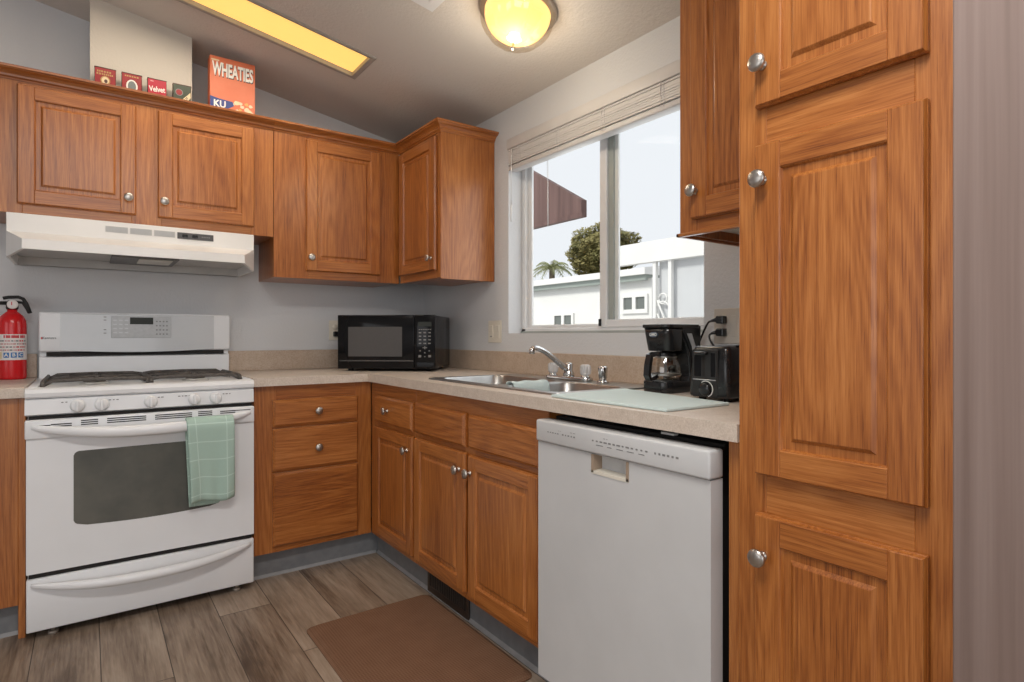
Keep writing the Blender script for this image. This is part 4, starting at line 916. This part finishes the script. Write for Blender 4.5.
F = front('Y', 0.0); b = MB(); fbox(b, F, -0.614, -0.542, 1.074, 1.188, 0.0008, 0.006, IVORY, 0.002); b.build('plate', c)
for z in (1.150, 1.110):
    b = MB(); b.lathe([(0.017, 0), (0.017, 0.002), (0.001, 0.0022)], F(-0.578, z, 0.006), (0, -1, 0), IVORY, 20); b.build('socket', c)
b = MB(); fbox(b, F, -0.592, -0.566, 1.095, 1.125, 0.0085, 0.034, BLACK, 0.004); tag(b.build('appliance_plug'), 'black plug in the outlet at the left edge of the microwave', 'plug')

# ================================================================== BLIND
c = thing('window_blind', 'cream horizontal blind pulled up at the top of the window', 'blind', (0.02, -1.52, 1.94))
BY0, BY1 = WY0+0.004, WY1-0.006
b = MB(); b.box(0.0, 0.045, BY0, BY1, 2.062, 2.097, BLIND, 0.002); b.build('headrail', c)
b = MB(); b.box(-0.016, -0.004, BY0, BY1, 2.046, 2.097, BLIND, 0.003, 2); b.box(-0.004, 0.03, BY1-0.008, BY1, 2.046, 2.097, BLIND, 0.002); b.build('valance', c)
for k in range(9):
    b = MB(); z = 1.968+k*0.0098; t = random.uniform(-0.0012, 0.0012)
    b.prism([(-0.008+t, z), (0.018, z+0.001), (0.044+t, z), (0.044+t, z+0.0088), (0.018, z+0.0095), (-0.008+t, z+(0.0088 if k % 3 else 0.0074))], 'Y', BY0+0.004, BY1-0.004, BLIND); b.build('slat', c)
b = MB(); b.box(-0.008, 0.044, BY0+0.004, BY1-0.004, 1.938, 1.962, BLIND, 0.004, 2); b.build('bottom_rail', c)
for y in (-1.03, -1.33, -1.62, -1.93):
    b = MB()
    for dy in (-0.008, 0.008): b.tube([(-0.010, y+dy, 2.046), (-0.0105, y+dy, 2.0), (-0.0105, y+dy, 1.950)], 0.0012, VINYL, 6)
    b.build('ladder_cord', c)
b = MB(); b.cyl((-0.013, -0.975, 2.04), (-0.013, -0.975, 1.76), 0.0028, VINYL, seg=8); b.cyl((-0.013, -0.975, 1.76), (-0.013, -0.975, 1.675), 0.0045, VINYL, seg=10); b.build('tilt_wand', c)
b = MB()
for y in (-1.20, -1.206): b.tube([(0.036, y, 1.94), (0.037, y, 1.75), (0.036, y-0.002, 1.62)], 0.0010, VINYL, 6)
b.build('pull_cord', c)

# ================================================================== CEILING FIXTURES
def cpt(x, y, h=0.0): 
    n = Vector((0.174, 0, 1)).normalized(); return Vector((x, y, ceil_z(x)))-n*h       # h below the ceiling plane
c = thing('ceiling_light', 'long recessed ceiling light panel with a glowing amber diffuser', 'light', ((PX0+PX1)/2, (PY0+PY1)/2, ceil_z((PX0+PX1)/2)))
b = MB()
def cring(d, h): return [cpt(PX0-d, PY0-d, h), cpt(PX1+d, PY0-d, h), cpt(PX1+d, PY1+d, h), cpt(PX0-d, PY1+d, h)]
b.loft([cring(-0.006, -0.040), cring(-0.006, 0.004), cring(0.010, 0.006), cring(0.018, 0.003), cring(0.019, 0.0005)], TRIMW, False, False, False); b.build('frame', c)
b = MB(); b.loft([cring(-0.007, -0.020), cring(-0.007, -0.016)], DIFF, True, True, False); b.build('diffuser', c)
b = MB(); b.loft([cring(-0.004, -0.12), cring(-0.004, -0.045)], WHITE2, True, False, False); b.build('housing', c)
LX, LY = -0.42, -1.585; LC = cpt(LX, LY); ND = -Vector((0.174, 0, 1)).normalized()
c = thing('ceiling_light', 'round amber glass bowl light on the ceiling near the window', 'light', tuple(LC))
b = MB(); b.lathe([(0.150, 0.001), (0.152, 0.005), (0.146, 0.012), (0.12, 0.015)], LC, ND, BRONZE, 40); b.build('ceiling_pan', c)
b = MB(); b.lathe([(0.122*math.cos(R(a))+0.004, 0.016+0.106*math.sin(R(a))) for a in range(0, 91, 9)], LC, ND, BOWL, 40, True, False); b.build('glowing_bowl', c)
b = MB(); rings = []
u_ = ND.orthogonal().normalized(); w_ = ND.cross(u_)
for a in range(0, 91, 6):
    r_, h_ = 0.142*math.cos(R(a)), 0.016+0.132*math.sin(R(a)); rings.append([LC+ND*h_+(u_*math.cos(2*math.pi*k/72)+w_*math.sin(2*math.pi*k/72))*max(0.001, r_*(1+0.016*math.cos(2*math.pi*k/6))) for k in range(72)])
b.loft(rings, OUTERGLASS, False, False, True); b.build('glass_bowl', c)
b = MB(); b.lathe([(0.013, 0.119), (0.014, 0.122), (0.012, 0.126), (0.005, 0.128), (0.005, 0.150), (0.009, 0.152), (0.010, 0.156), (0.006, 0.162), (0.001, 0.164)], LC, ND, NICKEL, 20); b.build('finial', c)
c = thing('ceiling_vent', 'square white vent grille on the ceiling, cut by the top edge', 'vent', tuple(cpt(-0.81, -1.5)))
b = MB(); t = [cpt(x, y, 0.001) for x, y in ((-0.96, -1.65), (-0.645, -1.65), (-0.645, -1.328), (-0.96, -1.328))]; u_ = [cpt(x, y, 0.010) for x, y in ((-0.955, -1.645), (-0.649, -1.645), (-0.649, -1.332), (-0.955, -1.332))]
b.loft([t, u_], WHITE, True, True, False); b.build('cover', c)
b = MB()
for k in range(12): x = -0.93+k*0.022; b.loft([[cpt(x, -1.62, 0.0101), cpt(x+0.012, -1.62, 0.0101), cpt(x+0.012, -1.38, 0.0101), cpt(x, -1.38, 0.0101)], [cpt(x, -1.62, 0.014), cpt(x+0.010, -1.62, 0.013), cpt(x+0.010, -1.38, 0.013), cpt(x, -1.38, 0.014)]], WHITE, True, True, False)
b.build('louvre', c)
pl = bpy.data.lights.new('bowl_lamp', 'POINT'); pl.energy = 4.5; pl.color = (1.0, 0.88, 0.70); pl.shadow_soft_size = 0.06
po = bpy.data.objects.new('bowl_lamp', pl); po.location = LC+ND*0.24; COL.objects.link(po)

# ================================================================== ON TOP OF THE CABINETS
TY = -0.325; F = front('Y', TY)
def tin(u0, u1, label, m, art):
    c = thing('tobacco_tin', label, 'tin', ((u0+u1)/2, TY+0.012, 2.130), 'old tins on the cabinet top')
    b = MB(); b.box(u0, u1, TY+0.001, TY+0.026, 2.1305, 2.241, TINEDGE, 0.004, 2); b.box(u0-0.0006, u1+0.0006, TY+0.0002, TY+0.0268, 2.241, 2.2455, TINEDGE, 0.002, 2); b.build('can', c)
    b = MB(); fbox(b, F, u0+0.002, u1-0.002, 2.1325, 2.2405, -0.0005, 0.0004, m); lb = b.build('front_print', c)
    b = MB(); art(b, (u0+u1)/2); b.build('artwork', lb)
def disc(b, u, z, ru, rz, w, m, h=0.0004, rim=None):
    pts = [(u+ru*math.cos(2*math.pi*k/28), z+rz*math.sin(2*math.pi*k/28)) for k in range(28)]; b.prism(pts, 'Y', TY-w-h, TY-w, m)
def art1(b, u):
    for r_, w in ((0, 0.058), (1, 0.062)):
        k = -w/2
        while k < w/2-0.006: q = random.uniform(0.006, 0.010); fbox(b, F, u+k, u+k+q*0.7, 2.2265-r_*0.011-0.004, 2.2265-r_*0.011+0.0035, 0.0005, 0.0009, INKO); k += q
    disc(b, u, 2.190, 0.017, 0.019, 0.0005, INKO); disc(b, u, 2.190, 0.013, 0.015, 0.0010, INKC); disc(b, u+0.002, 2.187, 0.006, 0.008, 0.0015, TINEDGE)
def art2(b, u):
    k = -0.026
    while k < 0.024: q = random.uniform(0.006, 0.010); fbox(b, F, u+k, u+k+q*0.7, 2.228, 2.234, 0.0005, 0.0009, INKO); k += q
    disc(b, u, 2.188, 0.021, 0.029, 0.0005, INKW); disc(b, u, 2.188, 0.015, 0.023, 0.0010, mat('slate_ink', (0.14, 0.16, 0.16), 0.5))
def art3(b, u):
    b.text('Velvet', 0.033, tmat('Y', TY-0.0008, u, 2.198) @ Matrix.Rotation(R(6), 4, 'Z') @ Matrix.Shear('XY', 4, (0.25, 0)) if False else tmat('Y', TY-0.0008, u, 2.198) @ Matrix.Rotation(R(4), 4, 'Z'), INKW, 0.0003, 0.0008, 0.72)
    fbox(b, F, u-0.026, u-0.014, 2.230, 2.234, 0.0005, 0.0009, INKP)
def art4(b, u):
    disc(b, u-0.012, 2.207, 0.0155, 0.0155, 0.0005, INKG); disc(b, u-0.012, 2.207, 0.0125, 0.0125, 0.0010, TINRED)
    P = [(-0.022, 2.150), (0.008, 2.150), (0.034, 2.190), (0.034, 2.215)]; b.prism([(u+x, z-0.0) for x, z in P], 'Y', TY-0.0009, TY-0.0005, INKC)
    M_ = tmat('Y', TY-0.0012, u+0.015, 2.178) @ Matrix.Rotation(R(52), 4, 'Z'); b.text('CUT', 0.014, M_, INKK, 0.0003, 0.0004)
tin(-1.720, -1.644, 'red tin with gold lettering and a gold medallion, leftmost of the four tins', TINRED, art1)
tin(-1.624, -1.549, 'red tin with a large white-rimmed grey oval, second tin from the left', TINRED, art2)
tin(-1.529, -1.455, 'bright red tin with the white script word Velvet', mottled('bright_red_tin', (0.36, 0.010, 0.028), (0.42, 0.013, 0.034), 20, 0.35), art3)
tin(-1.431, -1.358, 'dark green tin with a cream diagonal band and red disc', TINGREEN, art4)
BX0, BX1 = -1.281, -1.083; bu = (BX0+BX1)/2
c = thing('cereal_box', 'orange cereal box reading WHEATIES on top of the cabinet', 'box', (bu, TY+0.03, 2.130))
b = MB(); b.box(BX0, BX1, TY, TY+0.06, 2.1305, 2.415, ORANGE, 0.001); b.build('carton', c)
b = MB(); M_ = tmat('Y', TY-0.0006, bu+0.001, 2.354) @ Matrix.Diagonal((0.435, 1, 1, 1))
b.text('WHEATIES', 0.086, M_ @ Matrix.Translation((0.005, -0.004, 0)), INKK, 0.0002, 0.0036); b.text('WHEATIES', 0.086, M_ @ Matrix.Translation((0, 0, 0.0005)), INKW, 0.0003, 0.0028)
b.build('title_lettering', c)['label'] = 'white WHEATIES lettering with a dark edge'
b = MB(); P = [(BX0+0.001, 2.225), (BX0+0.001, 2.165), (BX0+0.060, 2.166), (BX0+0.104, 2.196), (BX0+0.098, 2.214), (BX0+0.04, 2.218)]
b.prism(P, 'Y', TY-0.0006, TY-0.0001, mat('royal_blue_ink', (0.012, 0.035, 0.19), 0.45)); kb = b.build('blue_patch', c)
b = MB(); b.text('KU', 0.044, tmat('Y', TY-0.0010, BX0+0.042, 2.192), INKW, 0.0003, 0.0012, 0.9); b.build('lettering', kb)
b = MB()
for k in range(16):
    a = random.uniform(0, 6.28); r_ = random.uniform(0, 1)**0.5
    u, z = BX0+0.140+0.052*r_*math.cos(a), 2.190+0.030*r_*math.sin(a); q = random.uniform(0.008, 0.014)
    pts = [(u+q*random.uniform(0.7, 1.1)*math.cos(2*math.pi*i/8), z+q*random.uniform(0.6, 1.0)*math.sin(2*math.pi*i/8)) for i in range(8)]
    b.prism(pts, 'Y', TY-0.0004-k*0.00004, TY-0.0001, random.choice((INKC, mat('flake_amber', (0.62, 0.33, 0.09), 0.5), mat('flake_cream', (0.70, 0.52, 0.36), 0.5))))
fbox(b, front('Y', TY), BX0+0.006, BX0+0.040, 2.393, 2.400, 0.0001, 0.0005, INKC); b.build('flakes_picture', c)

# ================================================================== FLOOR MAT
b = MB(); pl = rrect(-1.085, -0.572, -1.885, -1.142, 0.03)
def ins(d): return rrect(-1.085+d, -0.572-d, -1.885+d, -1.142-d, 0.03)
b.loft([[(x, y, z) for x, y in ins(d)] for d, z in ((0, 0.0005), (0, 0.005), (0.018, 0.0155), (0.020, 0.0158))], MAT, True, True, False)
tag(b.build('floor_mat'), 'brown textured anti-fatigue mat lying on the floor in front of the sink', 'mat')

# ================================================================== OUTSIDE THE WINDOW
GZ = -0.8
b = MB(); b.box(0.13, 60, -40, 60, GZ-0.1, GZ, GROUND); o = struct(b, 'ground')
c = thing('mobile_home', 'long white neighbouring house with a flat roof edge across the yard', 'house', (9.5, 13, GZ))
b = MB(); b.box(8.0, 12.0, 5.02, 26, GZ, 2.34, EXTW); b.build('wall', c)
b = MB(); b.prism([(7.75, 2.40), (7.75, 2.54), (9.9, 2.82), (12.25, 2.54), (12.25, 2.40)], 'Y', 5.0, 26.2, EXTW); b.build('roof', c)
b = MB(); b.box(7.83, 7.9, 5.05, 26.1, 2.28, 2.40, EXTSH); b.box(7.9, 12.1, 5.05, 26.1, 2.34, 2.40, EXTSH); b.build('gutter_shade_band', c)  # gutter band under the roof edge, its grey-green stands in for eave shadow
for y0, y1, z0, z1 in ((5.80, 5.18, 1.675, 1.94), (8.20, 7.55, 1.20, 1.605)):
    y0, y1 = y1, y0; w_ = y1-y0
    b = MB()
    for a0, a1, q0, q1 in ((y0-0.07, y1+0.07, z0-0.09, z0), (y0-0.07, y1+0.07, z1, z1+0.06), (y0-0.07, y0, z0, z1), (y1, y1+0.07, z0, z1), (y0+w_/2-0.05, y0+w_/2+0.05, z0, z1)): b.box(7.95, 8.0, a0, a1, q0, q1, EXTW)
    f_ = b.build('window_frame', c); b = MB(); b.box(7.985, 7.998, y0, y1, z0, z1, EXTGLASS); b.build('pane', f_)
c = thing('carport', 'white carport with a deep fascia beam and slim posts beyond the window', 'carport', (6, 0, GZ))
b = MB(); b.box(5.0, 5.12, -6, 3.3, 2.19, 2.50, EXTW); b.box(5.12, 7.4, -6, 3.3, 2.40, 2.48, EXTW); b.build('fascia_roof', c)
for y in (2.42, 2.135):
    b = MB(); b.box(5.03, 5.09, y-0.03, y+0.03, GZ, 2.19, EXTW, 0.004); b.build('post', c)
b = MB(); b.box(5.13, 5.17, -6, 2.40, GZ, 2.19, EXTG); b.build('screen_wall', c)
b = MB()
for k in range(24):
    pass
def arcpts(cy_, cz_, r_, a0, a1, n=14): return [(5.06, cy_+r_*math.cos(R(a0+(a1-a0)*k/n)), cz_+r_*math.sin(R(a0+(a1-a0)*k/n))) for k in range(n+1)]
b.tube(arcpts(2.28, 1.64, 0.075, 0, 350), 0.012, EXTW, 6); b.tube(arcpts(2.28, 1.50, 0.10, 20, 160), 0.012, EXTW, 6); b.tube([(5.06, 2.385, 1.62), (5.06, 2.28, 1.40), (5.06, 2.17, 1.22)], 0.014, EXTW, 6); b.tube([(5.06, 2.385, 1.42), (5.06, 2.28, 1.22), (5.06, 2.17, 1.02)], 0.014, EXTW, 6)
b.build('scroll_bracket', c)
c = thing('porch_gable', 'dark red-brown boarded roof end at the upper left of the window view', 'roof', (1.9, 1.5, 2.1))
b = MB(); b.prism([(0.262, 2.100), (0.262, 2.238), (1.70, 3.07), (3.20, 2.222), (3.20, 2.100)], 'X', 1.60, 1.66, BROWN); b.build('gable_boards', c)
for y in (1.65, 3.05):
    b = MB(); b.box(1.58, 1.68, y-0.05, y+0.05, GZ, 2.095, BROWN); b.build('post', c)
b = MB(); b.box(1.59, 1.64, 0.245, 3.20, 2.092, 2.128, BROWN); b.build('lower_trim', c)
def leafy(name, parent, centre, radii, n, size, m):
    b = MB(); rnd = random.Random(len(name)+n)
    for k in range(n):
        v = Vector((rnd.gauss(0, 1), rnd.gauss(0, 1), rnd.gauss(0, 1))).normalized()
        lump = 1+0.10*math.sin(5*v.x+2)*math.cos(6*v.y+1)+0.08*math.sin(9*v.z+4*v.y)
        p = Vector(centre)+Vector((v.x*radii[0], v.y*radii[1], v.z*radii[2]))*lump*rnd.uniform(0.84, 1.0)
        a = Vector((rnd.gauss(0, 1), rnd.gauss(0, 1), rnd.gauss(0, 1))).normalized(); c_ = a.orthogonal().normalized(); s_ = size*rnd.uniform(0.6, 1.3)
        b.face([p-a*s_, p+c_*s_*0.5, p+a*s_, p-c_*s_*0.5], m)
    t = bmesh.new(); bmesh.ops.create_icosphere(t, subdivisions=3, radius=1.0)
    for v in t.verts: v.co = Vector(centre)+Vector((v.co.x*radii[0], v.co.y*radii[1], v.co.z*radii[2]))*0.80*(1+0.08*math.sin(7*v.co.x)*math.cos(5*v.co.y))
    b.merge(t, m, True); return b.build(name, parent)
c = thing('round_tree', 'round olive-green tree behind the white house', 'tree', (16.5, 15.05, GZ))
leafy('crown', c, (16.5, 15.05, 4.72), (1.45, 1.62, 1.18), 9000, 0.09, LEAF)
b = MB(); b.cyl((16.5, 15.05, GZ), (16.5, 15.05, 3.9), 0.20, BARK, 0.13); b.build('trunk', c)
c = thing('palm_tree', 'small palm tree showing above the roof, left of the round tree', 'tree', (13.0, 14.36, GZ))
PT = Vector((13.0, 14.36, 3.72))
b = MB(); b.cyl((PT.x, PT.y, GZ), tuple(PT), 0.14, BARK, 0.11); b.build('trunk', c)
for k in range(30):
    b = MB(); a = 2*math.pi*k*0.382+random.uniform(-0.15, 0.15); e = random.uniform(0.1, 1.4); ln = random.uniform(0.8, 1.05); sp = []
    for i in range(9):
        t = i/8; r_ = ln*t*math.cos(e*0.6); z = ln*(math.sin(e)*t*0.95-0.75*t*t); sp.append(PT+Vector((r_*math.cos(a), r_*math.sin(a), z)))
    b.tube(sp, 0.012, PALM, 5); sd = Vector((-math.sin(a), math.cos(a), 0))
    for i in range(1, 9):
        for q in (-1, 1):
            p = sp[i]; d_ = (sp[i]-sp[i-1]).normalized(); l_ = 0.22*(1-abs(i/8-0.45)); 
            for f_ in (0, 0.5):
                p2 = p-d_*f_*0.09; tip = p2+sd*q*l_+d_*l_*0.6+Vector((0, 0, -l_*0.55)); b.face([p2-d_*0.014, p2+d_*0.014, tip], PALM)
    b.build('frond', c)
